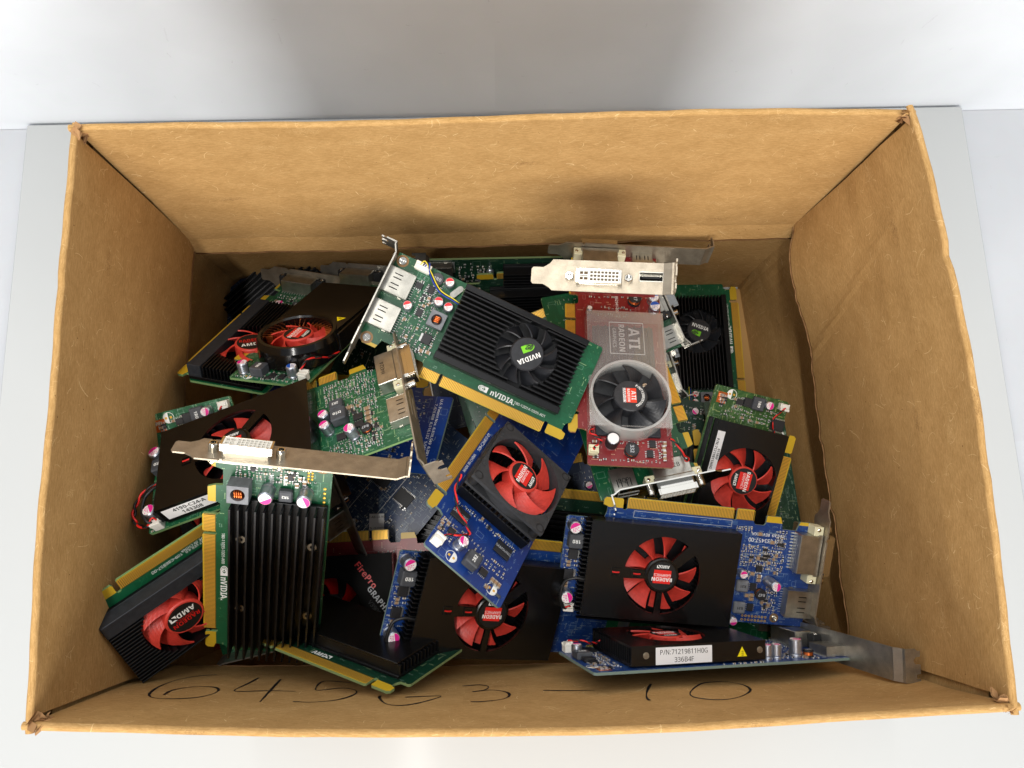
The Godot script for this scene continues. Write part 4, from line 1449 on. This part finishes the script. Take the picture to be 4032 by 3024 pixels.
# square-framed red fan on a low sink (blue card standing on its bracket end)
func framed_fan_card(o):
	var hs = node(o, "heatsink")
	put(hs, "base", box_mesh(56, 52, 8, 0.3), "anodized", Vector3(98, 29, 1.9))
	var ys = []
	for k in 16:
		ys.append(5.0 + k * 3.2)
	fins(hs, 70, 126, ys, 0.9, 9.6, 13.0)
	var fr = node(o, "fan_frame")
	var c = Vector2(98.5, 29)
	var st = new_st()
	add_holed(st, 71.5, 2.5, 125.5, 55.5, c, 25.4, 13.0, 14.8, 56)
	add_holed(st, 71.5, 2.5, 125.5, 55.5, c, 25.4, 20.2, 22.4, 56)
	done(fr, "plate", st, "charcoal")
	put(fr, "ring", lathe_mesh([Vector2(25.4, 0), Vector2(25.4, 5.6), Vector2(26.8, 5.6), Vector2(26.8, 0)], 56), "charcoal", Vector3(c.x, c.y, 14.7))
	for q in [[74.6, 5.6], [122.4, 5.6], [122.4, 52.4], [74.6, 52.4]]:
		put(fr, "screw_post", lathe_mesh([Vector2(3.0, -2.2), Vector2(3.0, 7.4), Vector2(2.2, 7.6), Vector2(2.0, 7.1), Vector2(0, 7.1)], 18), "black_matte", Vector3(q[0], q[1], 15.0))
	for q in [[84, 4.4], [113, 4.4], [84, 53.6], [113, 53.6], [73.2, 20], [73.2, 38], [123.8, 20], [123.8, 38]]:
		put(fr, "pin_mark", lathe_mesh([Vector2(1.4, 0), Vector2(1.4, 0.25), Vector2(1.1, 0.25), Vector2(1.0, 0.02)], 14), "charcoal", Vector3(q[0], q[1], 22.38))
	var f = fan(o, Vector3(c.x, c.y, 13.8), 10.4, 24.0, 7, 8.4, "red_plastic", "red_plastic", 20, 0.72, 0.42)
	red_badge(f, 8.8, 8.45, 180, "print_black", 1.1)
	chip(o, 136.5, 13.2, 11, 8.6, 90, 24, 1.1, "SAMSUNG")
	chip(o, 135.6, 45.4, 11, 8.6, 90, 24, 1.1, "SAMSUNG")
	chip(o, 150, 14, 4.4, 3.0, 90, 6, 2.0)
	plug(o, 162.5, 9.4, 90, 2)
	cap(o, 154.6, 21.4, 3.4, 7.5, "cap_pink", 190)
	choke(o, 157.8, 32, 9.0, 8.6, 6.2, "2R2", 0, "ferrite", 180)
	chip(o, 157, 41.5, 5, 4, 90, 10)
	for k in 3:
		ceramic(o, 157.4, 48.2 + k * 2.4, 0, 1.2)
	ceramic(o, 163.2, 47, 90, 1.1)
	choke(o, 162.6, 55.6, 3.6, 2.0, 1.2, "", 90)
	for q in [[162.5, 21.6], [161.6, 50.6]]:
		ring_mark(o, q[0], q[1], 3.6)
	small_chips(o, [[128, 20, 10, 16], [146, 4, 8, 12]], 12, 8)
	smd(o, [[127, 5, 5, 48], [143, 5, 4, 48], [147, 24, 6, 30], [153, 12, 5, 8]], 41, 70)
	twisted(o, [Vector3(125, -2, 16), Vector3(133, 1, 12), Vector3(140, 9, 9), Vector3(144, 18, 8), Vector3(148, 22, 8), Vector3(155, 16, 9), Vector3(160, 10.5, 8.2)], 0.55, ["wire_red", "wire_black"])
	text(o, "109-C26457-01", 2.0, Vector3(78, 1.0, 1.66), 180, "print_white")
	text(o, "MADE IN CHINA", 1.5, Vector3(100, 0.8, 1.66), 180, "print_white")

func ring_mark(o, x, y, r):
	var m = put(o, "print_ring", lathe_mesh([Vector2(r, 0), Vector2(r, 0.04), Vector2(r - 0.35, 0.04)], 28), "print_white", Vector3(x, y, 1.62))
	var key = "half%.2f" % (r + 0.3)
	if not cache.has(key):
		var poly = PackedVector2Array()
		for k in 13:
			poly.append(Vector2.from_angle(PI * k / 12.0) * (r - 0.4))
		var st = new_st()
		add_prism(st, poly, 0, 0.04)
		cache[key] = st.commit()
	put(m, "half_disc", cache[key], "print_white")
	put(m, "pad", box_mesh(1.4, 1.4, 0.08), "gold", Vector3(0, 1.6, 0.03))
	put(m, "pad", box_mesh(1.4, 1.4, 0.08), "gold", Vector3(0, -1.6, 0.03))

# flat black metal box around an open red fan
func boxed_fan_card(o, label, x0 = 44.0, sideprint = false):
	var c = Vector2(107, 27)
	var yt = 58.0 if sideprint else 55.0
	var sh = node(o, "shroud")
	var st = new_st()
	add_holed(st, x0, 4, 145, yt, c, 23.4, 12.6, 14.0, 48)
	done(sh, "cover", st, "black_satin")
	st = new_st()
	add_box(st, Vector3(x0, 4.0, 3), Vector3(145, 5.2, 12.8), 0.15)
	done(sh, "side_wall", st, "black_satin")
	st = new_st()
	add_box(st, Vector3(x0, yt - 1.2, 3), Vector3(145, yt, 12.8), 0.15)
	done(sh, "side_wall", st, "black_satin")
	var hs = node(o, "heatsink")
	put(hs, "base", box_mesh(100 - (x0 - 44), 50, 2, 0.2), "anodized", Vector3((x0 + 145) / 2.0, 29.5, 2.0))
	var ys = []
	for k in 20:
		ys.append(6.6 + k * 2.4)
	fins(hs, x0 + 1, 144, ys, 0.7, 3.8, 12.4, c, 23.6)
	var f = fan(o, Vector3(c.x, c.y, 4.2), 10.2, 22.6, 8, 9.6, "red_plastic", "red_plastic", 5, 0.66, 0.3)
	red_badge(f, 9.2, 9.65, 180, "print_black", 1.05)
	if not sideprint: put(o, "pad_strip", box_mesh(100, 3.4, 1.0, 0.1), "anodized", Vector3(95, 57.2, 1.7))
	if label:
		var lb = put(sh, "label", box_mesh(33, 5.4, 0.06, 0.02), "label_white", Vector3(121, 51.6, 14.0))
		text(lb, "P/N:71219811H0G", 1.9, Vector3(0, 1.1, 0.09), 180, "print_black", true)
		text(lb, "613B6F", 1.6, Vector3(0, -1.4, 0.09), 180, "print_black", true)
	if sideprint:
		var lb = put(sh, "label", box_mesh(36, 9.4, 0.06, 0.02), "label_white")
		lb.transform = Transform3D(Basis(Vector3(-1, 0, 0), Vector3(0, 0, 1), Vector3(0, 1, 0)), Vector3(112, yt + 0.02, 8.0) * MM)
		text(lb, "P/N:71219811H0G", 2.7, Vector3(0, 2.0, 0.09), 0, "print_black")
		text(lb, "336B4F", 2.7, Vector3(0, -2.3, 0.09), 0, "print_black")
		st = new_st()
		add_prism(st, PackedVector2Array([Vector2(-3.2, -2.6), Vector2(3.2, -2.6), Vector2(0, 3.0)]), 0, 0.06)
		var wn = done(sh, "warning_triangle", st, "print_yellow")
		wn.transform = Transform3D(Basis(Vector3(-1, 0, 0), Vector3(0, 0, 1), Vector3(0, 1, 0)), Vector3(74, yt + 0.03, 8.0) * MM)
		text(wn, "sss", 1.6, Vector3(0, -0.9, 0.1), 90, "print_black")
		for x in [136.0, 62.0]:
			var s = put(sh, "screw", screw_mesh(1.9), "steel_warm")
			s.transform = Transform3D(Basis(Vector3(-1, 0, 0), Vector3(0, 0, 1), Vector3(0, 1, 0)), Vector3(x, yt - 0.6, 8.6) * MM)
	choke(o, 161.6, 27.6, 9.5, 8.6, 4.4, "1R0", 0, "ferrite", 180)
	regulator(o, 160.8, 34.6, 180)
	chip(o, 159.8, 40.4, 5, 4, 90, 8)
	cap(o, 162.4, 20.8, 3.2, 7.0, "cap_pink", 160)
	plug(o, 164, 9.4, 90, 2)
	ring_mark(o, 163.6, 47.0, 3.6)
	put(o, "copper_patch", box_mesh(8, 7, 0.06, 0.02), "copper", Vector3(159.8, 53.4, 1.62))
	for q in [[161, 44.2], [156, 42.6], [158.5, 53], [161.4, 53], [148.6, 24.2], [148.8, 30], [149.4, 36]]:
		ceramic(o, q[0], q[1], 90, 1.0)
	small_chips(o, [[148, 8, 9, 14], [155, 49, 9, 6]], 14, 7)
	chip(o, 150, 9.4, 10, 8, 90, 20, 1.1)
	smd(o, [[147, 8, 9, 44], [156, 10, 4, 10]], 44, 60)
	twisted(o, [Vector3(163, 9.5, 8), Vector3(158, 14, 9), Vector3(152, 16, 8), Vector3(147, 13, 7), Vector3(142, 12, 8)], 0.5, ["wire_red", "wire_black"])

# bare straight-finned sink with a raised red fan and one wide flat band
func red_fan_sink_card(o, turn, fins_n = 17):
	var c = Vector2(112, 32)
	var hs = node(o, "heatsink")
	var st = new_st()
	add_box(st, Vector3(52, 5, 2.0), Vector3(149, 57, 4.6), 0.3)
	done(hs, "base", st, "anodized")
	st = new_st()
	add_box(st, Vector3(52, 5, 4.4), Vector3(149, 14.5, 13.6), 0.3)
	done(hs, "band", st, "anodized_grey")
	var ys = []
	for k in fins_n:
		ys.append(16.4 + k * (40.0 / (fins_n - 1)))
	fins(hs, 52.2, 148.8, ys, 1.0, 4.4, 13.4, c, 23.0)
	var f = fan(o, Vector3(c.x, c.y, 4.8), 11.4, 22.2, 7, 9.6, "red_plastic", "red_plastic", 30, 0.74, 0.5)
	amd_round(f, 9.8, 9.65, turn)
	text(o, "AMD", 4.0, Vector3(66, 1.6, 1.66), 0, "print_white", true)
	arrow_mark(o, 3.8, Vector3(72.4, 0.0, 1.64), "print_white")
	text(o, "109-C86957-00", 2.0, Vector3(104, 1.8, 1.66), 0, "print_white")
	text(o, "V337 VER 4.0", 1.5, Vector3(86, 2.6, 1.66), 0, "print_white")
	text(o, "MADE IN CHINA", 1.4, Vector3(86, 0.6, 1.66), 0, "print_white")
	dvi(o, 2.0, false)
	display_port(o, 42, 16, 6)
	small_chips(o, [[20, 8, 26, 44]], 19, 10)
	smd(o, [[20, 6, 28, 50]], 52, 110)
	cap(o, 44, 18, 3.2, 7, "cap_pink")
	cap(o, 46, 44, 3.2, 7, "cap_blue")
	choke(o, 40, 30, 8, 8, 5, "1R0")

# glossy duct that rings a red fan
func duct_card(o):
	var c = Vector2(129, 36)
	var du = node(o, "duct")
	put(du, "ring", lathe_mesh([Vector2(23.6, 4), Vector2(22.6, 18.2), Vector2(23.6, 19.4), Vector2(25.6, 19.2), Vector2(27.4, 15.0), Vector2(27.8, 4)], 56), "black_gloss", Vector3(c.x, c.y, 0))
	var st = new_st()
	var poly = PackedVector2Array()
	for k in 15:
		var a = deg_to_rad(100.0 + 160.0 * k / 14.0)
		poly.append(c + Vector2.from_angle(a) * 24.6)
	poly.append(Vector2(48, 10))
	poly.append(Vector2(48, 64))
	add_prism(st, poly, 16.6, 18.2)
	done(du, "cover", st, "black_satin")
	st = new_st()
	add_box(st, Vector3(48, 10, 4), Vector3(112, 11.4, 17), 0.2)
	done(du, "side_wall", st, "black_satin")
	st = new_st()
	add_box(st, Vector3(48, 62.4, 4), Vector3(124, 63.8, 17), 0.2)
	done(du, "side_wall", st, "black_satin")
	var hs = node(o, "heatsink")
	put(hs, "base", lathe_mesh([Vector2(23.4, 0), Vector2(23.4, 3), Vector2(0, 3)], 40), "copper", Vector3(c.x, c.y, 2))
	for k in 26:
		var a = deg_to_rad(80.0 + 200.0 * k / 25.0)
		put(hs, "fin", box_mesh(5.0, 0.7, 10, 0.1), "copper", Vector3(c.x + cos(a) * 20.4, c.y + sin(a) * 20.4, 4.6), rad_to_deg(a))
	var f = fan(o, Vector3(c.x, c.y, 6.0), 10.4, 18.6, 8, 11.4, "red_plastic", "red_plastic", 12, 0.66, 0.45)
	red_badge(f, 9.0, 11.45, 180, "print_black", 1.1)
	choke(o, 159.6, 23.4, 9.5, 9.0, 6.6, "0R0", 0, "ferrite", 180)
	cap(o, 160.4, 12.0, 3.6, 8, "cap_pink", 180)
	cap(o, 158.6, 47.2, 3.6, 8.4, "cap_blue", 200)
	plug(o, 160.4, 56.0, 90, 2)
	chip(o, 161, 33.4, 5, 4, 0, 8)
	chip(o, 161, 40.4, 5, 4, 0, 8)
	ring_mark(o, 164, 17.4, 3.4)
	small_chips(o, [[156, 28, 10, 10]], 3, 4)
	smd(o, [[155, 8, 12, 48]], 33, 36)
	twisted(o, [Vector3(160, 55, 9), Vector3(155, 57, 13), Vector3(148, 61, 12), Vector3(140, 63, 8), Vector3(128, 64.5, 6)], 0.55, ["wire_red", "wire_black"])
	st = new_st()
	add_prism(st, PackedVector2Array([Vector2(-3.4, -2.8), Vector2(3.4, -2.8), Vector2(0, 3.2)]), 0, 0.06)
	var wn = put(du, "warning_triangle", st.commit(), "print_yellow", Vector3(104, 54, 18.25), 150)
	text(wn, "sss", 1.6, Vector3(0, -0.9, 0.1), 90, "print_black")
	dvi(o, 2.0, false)
	smd(o, [[18, 6, 26, 50]], 52, 90)

# red card under a clear plastic cover
func clear_cover_card(o):
	var c = Vector2(124.5, 32)
	var sh = node(o, "clear_cover")
	var st = new_st()
	add_holed(st, 58, 5.4, 146, 58, c, 24.6, 13.0, 14.2, 48)
	done(sh, "top", st, "clear")
	st = new_st()
	add_box(st, Vector3(58, 5.4, 2), Vector3(146, 6.4, 13.0))
	done(sh, "side_wall", st, "clear")
	st = new_st()
	add_box(st, Vector3(58, 57, 2), Vector3(146, 58.0, 13.0))
	done(sh, "side_wall", st, "clear")
	st = new_st()
	add_box(st, Vector3(58, 6.5, 2), Vector3(59, 56.9, 13.0))
	done(sh, "side_wall", st, "clear")
	put(sh, "ring", lathe_mesh([Vector2(24.6, 0), Vector2(24.6, 14.6), Vector2(26.2, 14.6), Vector2(26.6, 0)], 48), "clear_edge", Vector3(c.x, c.y, 2))
	for q in [[80.0, 32.0, 25.0, 23.0]]:
		st = new_st()
		for e in [[-1, 0], [1, 0], [0, -1], [0, 1]]:
			var hx: float = q[2] / 2.0
			var hy: float = q[3] / 2.0
			if e[0] != 0:
				add_box(st, Vector3(q[0] + e[0] * hx - 0.3, q[1] - hy, 14.2), Vector3(q[0] + e[0] * hx + 0.3, q[1] + hy, 14.6), 0.1)
			else:
				add_box(st, Vector3(q[0] - hx, q[1] + e[1] * hy - 0.3, 14.2), Vector3(q[0] + hx, q[1] + e[1] * hy + 0.3, 14.61), 0.1)
		done(sh, "raised_frame", st, "clear_edge")
	text(sh, "ATI", 7.6, Vector3(80, 37, 14.4), 0, "clear_edge", true)
	text(sh, "RADEON", 4.0, Vector3(80, 28.6, 14.4), 0, "clear_edge", true)
	text(sh, "GRAPHICS", 2.4, Vector3(80, 23.6, 14.4), 0, "clear_edge")
	var hs = node(o, "heatsink")
	put(hs, "base", box_mesh(84, 42, 2.4, 0.2), "anodized_grey", Vector3(106, 31.5, 1.8))
	var ys = []
	for k in 8:
		ys.append(14.0 + k * 5.0)
	fins(hs, 66, 99, ys, 1.3, 4.0, 8.6, null, 0.0, "sink_grey")
	put(hs, "fan_seat", lathe_mesh([Vector2(24.2, 0), Vector2(24.2, 1.2), Vector2(0, 1.2)], 40), "charcoal", Vector3(c.x, c.y, 4.7))
	for q in [[112, 44], [138, 20]]:
		screw(hs, q[0], q[1], 6.0, 1.9, false)
	var f = fan(o, Vector3(c.x, c.y, 6.0), 11.2, 23.4, 7, 9.4, "black_fan", "black_fan", 10, 0.6, 0.12)
	disc(f, "sticker", 10.6, 9.42, "charcoal")
	put(f, "badge", box_mesh(10.6, 6.8, 0.05, 0.02), "print_orange", Vector3(0, 0.4, 9.5))
	put(f, "badge_edge", box_mesh(10.6, 2.0, 0.05, 0.02), "cap_white", Vector3(0, -3.9, 9.5))
	text(f, "ATI", 3.0, Vector3(0, 2.0, 9.6), 0, "print_white", true)
	text(f, "RADEON", 1.7, Vector3(0, -1.2, 9.6), 0, "print_white", true)
	text(f, "GRAPHICS", 1.1, Vector3(0, -3.9, 9.6), 0, "print_black")
	var word = "P/N7120035100G"
	for k in word.length():
		var a = deg_to_rad(150.0 - k * 9.4)
		text(f, word[k], 1.7, Vector3(cos(a) * 8.3, sin(a) * 8.3, 9.6), rad_to_deg(a) - 90.0, "print_white", true)
	var cc = cap(o, 153.4, 20.4, 4.2, 9.4, "cap_white")
	put(cc, "sleeve", lathe_mesh([Vector2(4.24, 0), Vector2(4.24, 7.9)], 20), "chip", Vector3(0, 0, 1.2))
	drum_choke(o, 158, 33, 4.6, 4.6, "332")
	chip(o, 152.4, 47, 5, 4, 0, 8)
	chip(o, 159.4, 45, 5, 4, 0, 8)
	plug(o, 159.6, 8.4, 90, 2, "ivory")
	for q in [[152, 55], [155, 54.2], [158.4, 54.4], [162.4, 54.2]]:
		ceramic(o, q[0], q[1], 0, 1.2)
	small_chips(o, [[149, 8, 14, 4]], 6, 3)
	smd(o, [[150, 26, 4, 16], [163, 12, 3, 40], [149, 50, 14, 6]], 81, 34)
	twisted(o, [Vector3(146, 8, 9), Vector3(150, 6, 11), Vector3(153, 11, 10), Vector3(155, 13, 8), Vector3(158, 9, 8), Vector3(160, 8.6, 7.6)], 0.55, ["wire_red", "wire_black"])
	twisted(o, [Vector3(150, 57.5, 7), Vector3(154, 63, 5), Vector3(162, 68, 1), Vector3(158, 71, -4), Vector3(152, 68, -8)], 0.55, ["wire_red", "wire_black"])
	drum_choke(o, 40.5, 41.3, 4.6, 6.0, "1R7")
	cap(o, 47, 55, 4.0, 6.0, "cap_blue", 90)
	cap(o, 39.4, 54.6, 4.0, 6.0, "cap_blue", 90)
	cap(o, 52, 8.5, 2.2, 7.0, "cap_white")
	text(o, "109-B62941-00", 2.0, Vector3(40, 29, 1.66), 0, "print_white")
	smd(o, [[20, 8, 20, 44], [44, 14, 12, 26]], 82, 70)
	dvi(o, 1.0)
	display_port(o, 41, 15, 6, "", 12)
	screw(o, 6, 60 - 3.0)

# cards that show their solder side: tiny parts, stickers and print on the reverse
func reverse_side(o, sd, with_codes, patent):
	var b = node(o, "reverse_side")
	b.rotation.y = PI
	b.position.z = 1.6 * MM
	smd(b, [[-150, 6, 130, 50]], sd, 230)
	small_chips(b, [[-150, 8, 130, 46]], sd + 3, 26)
	for q in [[-60, 20, 13, 10], [-60, 42, 13, 10], [-104, 20, 13, 10], [-104, 42, 13, 10]]:
		chip(b, q[0], q[1], q[2], q[3], 90, 22, 1.1)
	if with_codes:
		for q in [[-78.0, 38.0], [-62.0, 24.0]]:
			var lb = put(b, "label", box_mesh(11, 12, 0.05, 0.02), "label_white", Vector3(q[0], q[1], 3.0), 130)
			text(lb, "CN-0HFKYC", 1.2, Vector3(0, -4.6, 0.08), 0, "print_black")
			text(lb, "7T-AB-L4-998", 1.0, Vector3(0, 3.6, 0.08), 0, "print_black")
	for k in 26:
		var x = -rng.randf_range(20, 150)
		put(b, "solder_joint", lathe_mesh([Vector2(0.8, 0), Vector2(0.5, 0.5), Vector2(0, 0.6)], 8), "solder", Vector3(x, rng.randf_range(4, 56), 1.6))
	for y in [15.0, 34.0]:
		put(b, "printed_line", box_mesh(120, 0.3, 0.03), "print_white", Vector3(-85, y, 1.62))
	if patent:
		text(b, "U.S. Patent Nos. 6,838,549  6,301,747", 2.0, Vector3(-160, 30, 1.66), 90, "print_white")
		text(b, "7,420,608  6,516,132  5,583,936", 2.0, Vector3(-156.6, 30, 1.66), 90, "print_white")
	# low block and plug under the board
	put(o, "heatsink", box_mesh(84, 46, 9, 0.4), "anodized", Vector3(92, 31, 2.0))
	plug(o, 162, 12, 90, 2)

func plain_card(o, sd):
	var hs = node(o, "heatsink")
	put(hs, "base", box_mesh(80, 46, 3, 0.3), "anodized", Vector3(96, 31, 2.0))
	var ys = []
	for k in 12:
		ys.append(10.0 + k * 3.9)
	fins(hs, 56, 136, ys, 1.0, 4.8, 12.0)
	dvi(o, 2.0, sd % 2 == 0)
	display_port(o, 42, 16, 6)
	cap(o, 44, 18, 3.2, 7, "cap_pink")
	cap(o, 46, 44, 3.2, 7, "cap_pink", 40)
	choke(o, 40, 30, 8, 8, 5, "2R2")
	cap(o, 158, 20, 3.2, 7, "cap_pink", 40)
	choke(o, 158, 34, 8, 8, 5, "1R0")
	small_chips(o, [[20, 8, 20, 44], [146, 8, 16, 44]], sd, 14)
	smd(o, [[20, 6, 28, 50], [142, 8, 22, 48]], sd + 1, 130)

# ---------------------------------------------------------------- the heap
func build_cards():
	mat("ceramic", Color(0.62, 0.50, 0.38), 0.5)
	mat("sink_grey", Color(0.22, 0.22, 0.215), 0.45, 0.5)
	# deep in the box first
	plain_card(card("Z1", "graphics_card", "green card deep under the finned card, lying flat", 168, 60, 5, "dark"), 201)
	reverse_side(card("Z2", "graphics_card", "green card lying solder side up beneath the glossy shroud card", 168, 60, 5, "dark"), 202, false, false)
	plain_card(card("Z3", "graphics_card", "blue card buried under the lettered black shroud card", 168, 60, 5, "navy"), 203)
	reverse_side(card("Z4", "graphics_card", "blue card lying solder side up at the bottom behind the middle", 168, 60, 5, "navy"), 204, false, false)
	plain_card(card("Z5", "graphics_card", "green card lying under the big blue shroud card", 168, 60, 5, "dark"), 205)
	plain_card(card("Z7", "graphics_card", "dark blue card lying deep in the corner behind the leaning finned card", 168, 60, 5, "navy_busy"), 217)
	plain_card(card("T3", "graphics_card", "dark green card standing upright against the back flap", 168, 60, 5, "dark"), 207)
	plain_card(card("Y3", "graphics_card", "card on edge with its gold contact edge turned up behind the black fan card", 168, 60, 5, "dark"), 208)
	plain_card(card("Y1", "graphics_card", "card whose steel bracket pokes out beside the clear covered red card", 168, 60, 5, "green"), 209)
	plain_card(card("Y2", "graphics_card", "lower card with bracket showing beside the deep black fan card", 168, 60, 5, "green"), 210)
	fan_sink_card(card("G", "graphics_card", "dark finned card with black fan lying deepest on the box bottom", 148, 60, 5, "green"), true)
	var o = card("F2", "graphics_card", "green card solder side up beneath the boxed red fan card", 168, 67, 5, "dark_busy")
	reverse_side(o, 211, false, false)
	var ce = text(o, "CE", 8.0, Vector3(136, 61, -0.06), 0, "print_white", true)
	ce.rotation = Vector3(0, PI, 0)
	reverse_side(card("R", "graphics_card", "blue card lying solder side up with two white stickers", 168, 67, 5, "navy_busy"), 212, true, false)
	plain_card(card("V", "graphics_card", "green card two layers under the big blue shroud card", 168, 67, 5, "dark"), 213)
	red_fan_sink_card(card("W", "graphics_card", "finned card with red fan squeezed under the big blue shroud card", 150, 67, 5, "green"), 0)
	o = card("P", "graphics_card", "red board card with dark lettered shroud half hidden under blue cards", 168, 67, 7, "red")
	var pc = node(o, "shroud")
	var ps = new_st()
	add_holed(ps, 40, 8, 152, 66, Vector2(84, 44), 21.6, 15.4, 17.0, 48)
	done(pc, "cover", ps, "black_dull")
	put(pc, "side_wall", box_mesh(112, 1.4, 12, 0.2), "black_gloss", Vector3(96, 8.8, 3.4))
	put(pc, "side_wall", box_mesh(1.4, 56, 12, 0.2), "black_gloss", Vector3(40.8, 37, 3.4))
	put(o, "heatsink", box_mesh(108, 54, 3, 0.3), "anodized", Vector3(96, 37, 1.9))
	fan(o, Vector3(84, 44, 5.0), 10.4, 20.8, 7, 9.0, "red_deep", "black_matte", 0, 0.4, 0.3)
	text(pc, "FirePro", 4.4, Vector3(58, 22, 17.05), 127, "red_deep", true)
	text(pc, "GRAPHICS", 4.0, Vector3(48, 41, 17.05), 127, "print_grey", true)
	text(pc, "V3900", 3.0, Vector3(52.5, 44, 17.05), 127, "charcoal")
	smd(o, [[20, 6, 34, 50]], 64, 120)
	boxed_fan_card(card("U", "graphics_card", "green card with blue topped capacitor under the glossy shroud card", 168, 60, 5, "green_busy"), false)
	reverse_side(card("K", "graphics_card", "blue card solder side up with printed patent numbers", 168, 60, 5, "blue"), 214, false, true)
	# the back corner
	red_fan_sink_card(card("M", "graphics_card", "finned card with round red fan leaning by the box corner", 150, 60, 5, "green", "full", "steel_warm"), 125)
	duct_card(card("N", "graphics_card", "green card with glossy black duct around its red fan", 168, 60, 5, "green_busy", "low"))
	# upper layer
	o = card("S", "graphics_card", "green card with bare metal sockets under the clear covered card", 168, 67, 5, "green", "low", "chrome")
	plain_card(o, 216)
	text(o, "EQP", 3.0, Vector3(8, 50, 7.9), -90, "print_black")
	text(o, "H342B", 3.0, Vector3(10, 18, 11.9), -90, "print_black")
	framed_fan_card(card("H", "graphics_card", "blue card with red fan in a square charcoal frame", 168, 60, 5, "blue", "low"))
	boxed_fan_card(card("F", "graphics_card", "olive green card with open red fan in a flat black box cover", 168, 60, 5, "olive_busy", "low"), true)
	shroud_card(card("I", "graphics_card", "blue card with spoked black shroud half covered by the framed fan card", 168, 67, 7, "blue_busy", "low"), 1, "black_satin")
	o = card("Q", "graphics_card", "green card standing against the front flap with contacts pointing up", 150, 60, 5, "dark")
	var hs = node(o, "heatsink")
	put(hs, "base", box_mesh(96, 44, 2, 0.3), "anodized", Vector3(94, 27, 1.9))
	put(hs, "cover", box_mesh(96, 44, 1.2, 0.3), "black_satin", Vector3(93, 27, 10.2))
	var ys = []
	for k in 14:
		ys.append(6.4 + k * 3.14)
	fins(hs, 47, 142.6, ys, 1.0, 3.8, 10.1)
	text(o, "AMD", 3.4, Vector3(86, 1.8, 1.66), 0, "print_white", true)
	arrow_mark(o, 3.2, Vector3(91.5, 0.4, 1.64), "print_white")
	boxed_fan_card(card("E", "graphics_card", "blue card standing on edge at the front with a white part number label", 168, 60, 5, "blue_busy", "full"), false, 58.0, true)
	o = get_child(get_child_count() - 1)
	cap(o, 53.6, 53.4, 3.0, 8.6, "cap_pink", 0)
	cap(o, 47.2, 53.4, 3.0, 8.6, "cap_pink", 0)
	cap(o, 31, 50, 3.8, 10.4, "cap_pink", 0)
	drum_choke(o, 24, 52.6, 3.2, 4.4, "R47")
	display_port(o, 40, 16, 6, "", 13)
	dvi(o, 1.0, false)
	small_chips(o, [[22, 42, 30, 15]], 95, 12)
	smd(o, [[18, 4, 38, 54], [60, 58.4, 84, 1.2]], 96, 150)
	o = card("O", "graphics_card", "finned card with red fan tilted against the side flap, contacts up", 150, 60, 5, "green", "full")
	red_fan_sink_card(o, 0, 17)
	o = card("L", "graphics_card", "green card with big glossy black shroud and slanting full bracket", 168, 67, 7, "green_busy", "full", "steel_warm")
	shroud_card(o, 1, "black_gloss")
	left_port_end(o)
	fan_sink_card(card("A", "graphics_card", "bright green card with black fan and two square sockets on top", 146, 60, 5, "green", "low"), false)
	clear_cover_card(card("B", "graphics_card", "red card with black fan under a clear plastic cover", 168, 60, 5, "red", "full", "steel_warm"))
	o = card("X", "graphics_card", "short upright card showing its steel bracket and white socket face up", 72, 56, 5, "red", "")
	bracket(o, false, "steel_warm", [[42.5, 55.5, 2.3, 7.1]])
	dvi(o, 3.0)
	display_port(o, 42, 14, 6, "", 12)
	shroud_card(card("D", "graphics_card", "blue card with spoked black shroud and gold contacts facing the pile", 168, 67, 7, "blue_busy", "low", "steel_warm"), 2, "black_satin")
	passive_card(card("C", "graphics_card", "green card with tall bare black fins and long steel bracket", 146, 60, 5, "green", "full", "steel_warm"))

# bracket end of the glossy-shroud card: crowded green board with two sockets
func left_port_end(o):
	choke(o, 45.2, 24.6, 8.6, 7.6, 5.6, "2R2", 0, "ferrite", 0)
	choke(o, 44.0, 34.4, 9.8, 9.6, 7.0, "trio", 0)
	cap(o, 52.6, 32.2, 3.4, 8.6, "cap_pink", 200)
	cap(o, 52.4, 41.0, 3.4, 8.6, "cap_pink", 190)
	cap(o, 37.2, 51.0, 3.6, 9.2, "cap_pink", 250)
	drum_choke(o, 29, 49.6, 3.4, 3.6, "R47")
	chip(o, 33.4, 37.4, 6, 4.4, 0, 8)
	chip(o, 33.4, 43.4, 6, 4.4, 0, 8)
	chip(o, 45, 48, 6, 4.6, 0, 8)
	for q in [[27, 34], [27, 38], [27, 42], [27, 46], [38, 28]]:
		ceramic(o, q[0], q[1], 0, 1.5)
	small_chips(o, [[20, 30, 8, 30], [30, 26, 8, 10]], 91, 14)
	smd(o, [[20, 2, 34, 20], [20, 22, 20, 14], [20, 52, 34, 13]], 92, 260)
	dvi(o, -1.0, true, true)
	display_port(o, 38, 19, 7, "", 13)
	var lb = put(o, "label", box_mesh(32, 8.6, 0.06, 0.02), "label_white")
	lb.transform = Transform3D(Basis(Vector3(-1, 0, 0), Vector3(0, 0, 1), Vector3(0, 1, 0)), Vector3(136, 65.62, 10.6) * MM)
	text(lb, "4190-C24-A", 2.8, Vector3(0, 1.9, 0.09), 0, "print_black", true)
	text(lb, "143308", 2.8, Vector3(0, -2.0, 0.09), 0, "print_black", true)
	twisted(o, [Vector3(155, 40, 12), Vector3(166, 42, 11), Vector3(174, 48, 8), Vector3(175, 57, 6), Vector3(169, 64, 6), Vector3(163, 65.6, 7.6)], 0.7, ["wire_red", "wire_black"])
	text(o, "H4324", 2.6, Vector3(11, 15, 11.9), -90, "print_black")
	screw(o, 6, 33, 1.6, 2.0)
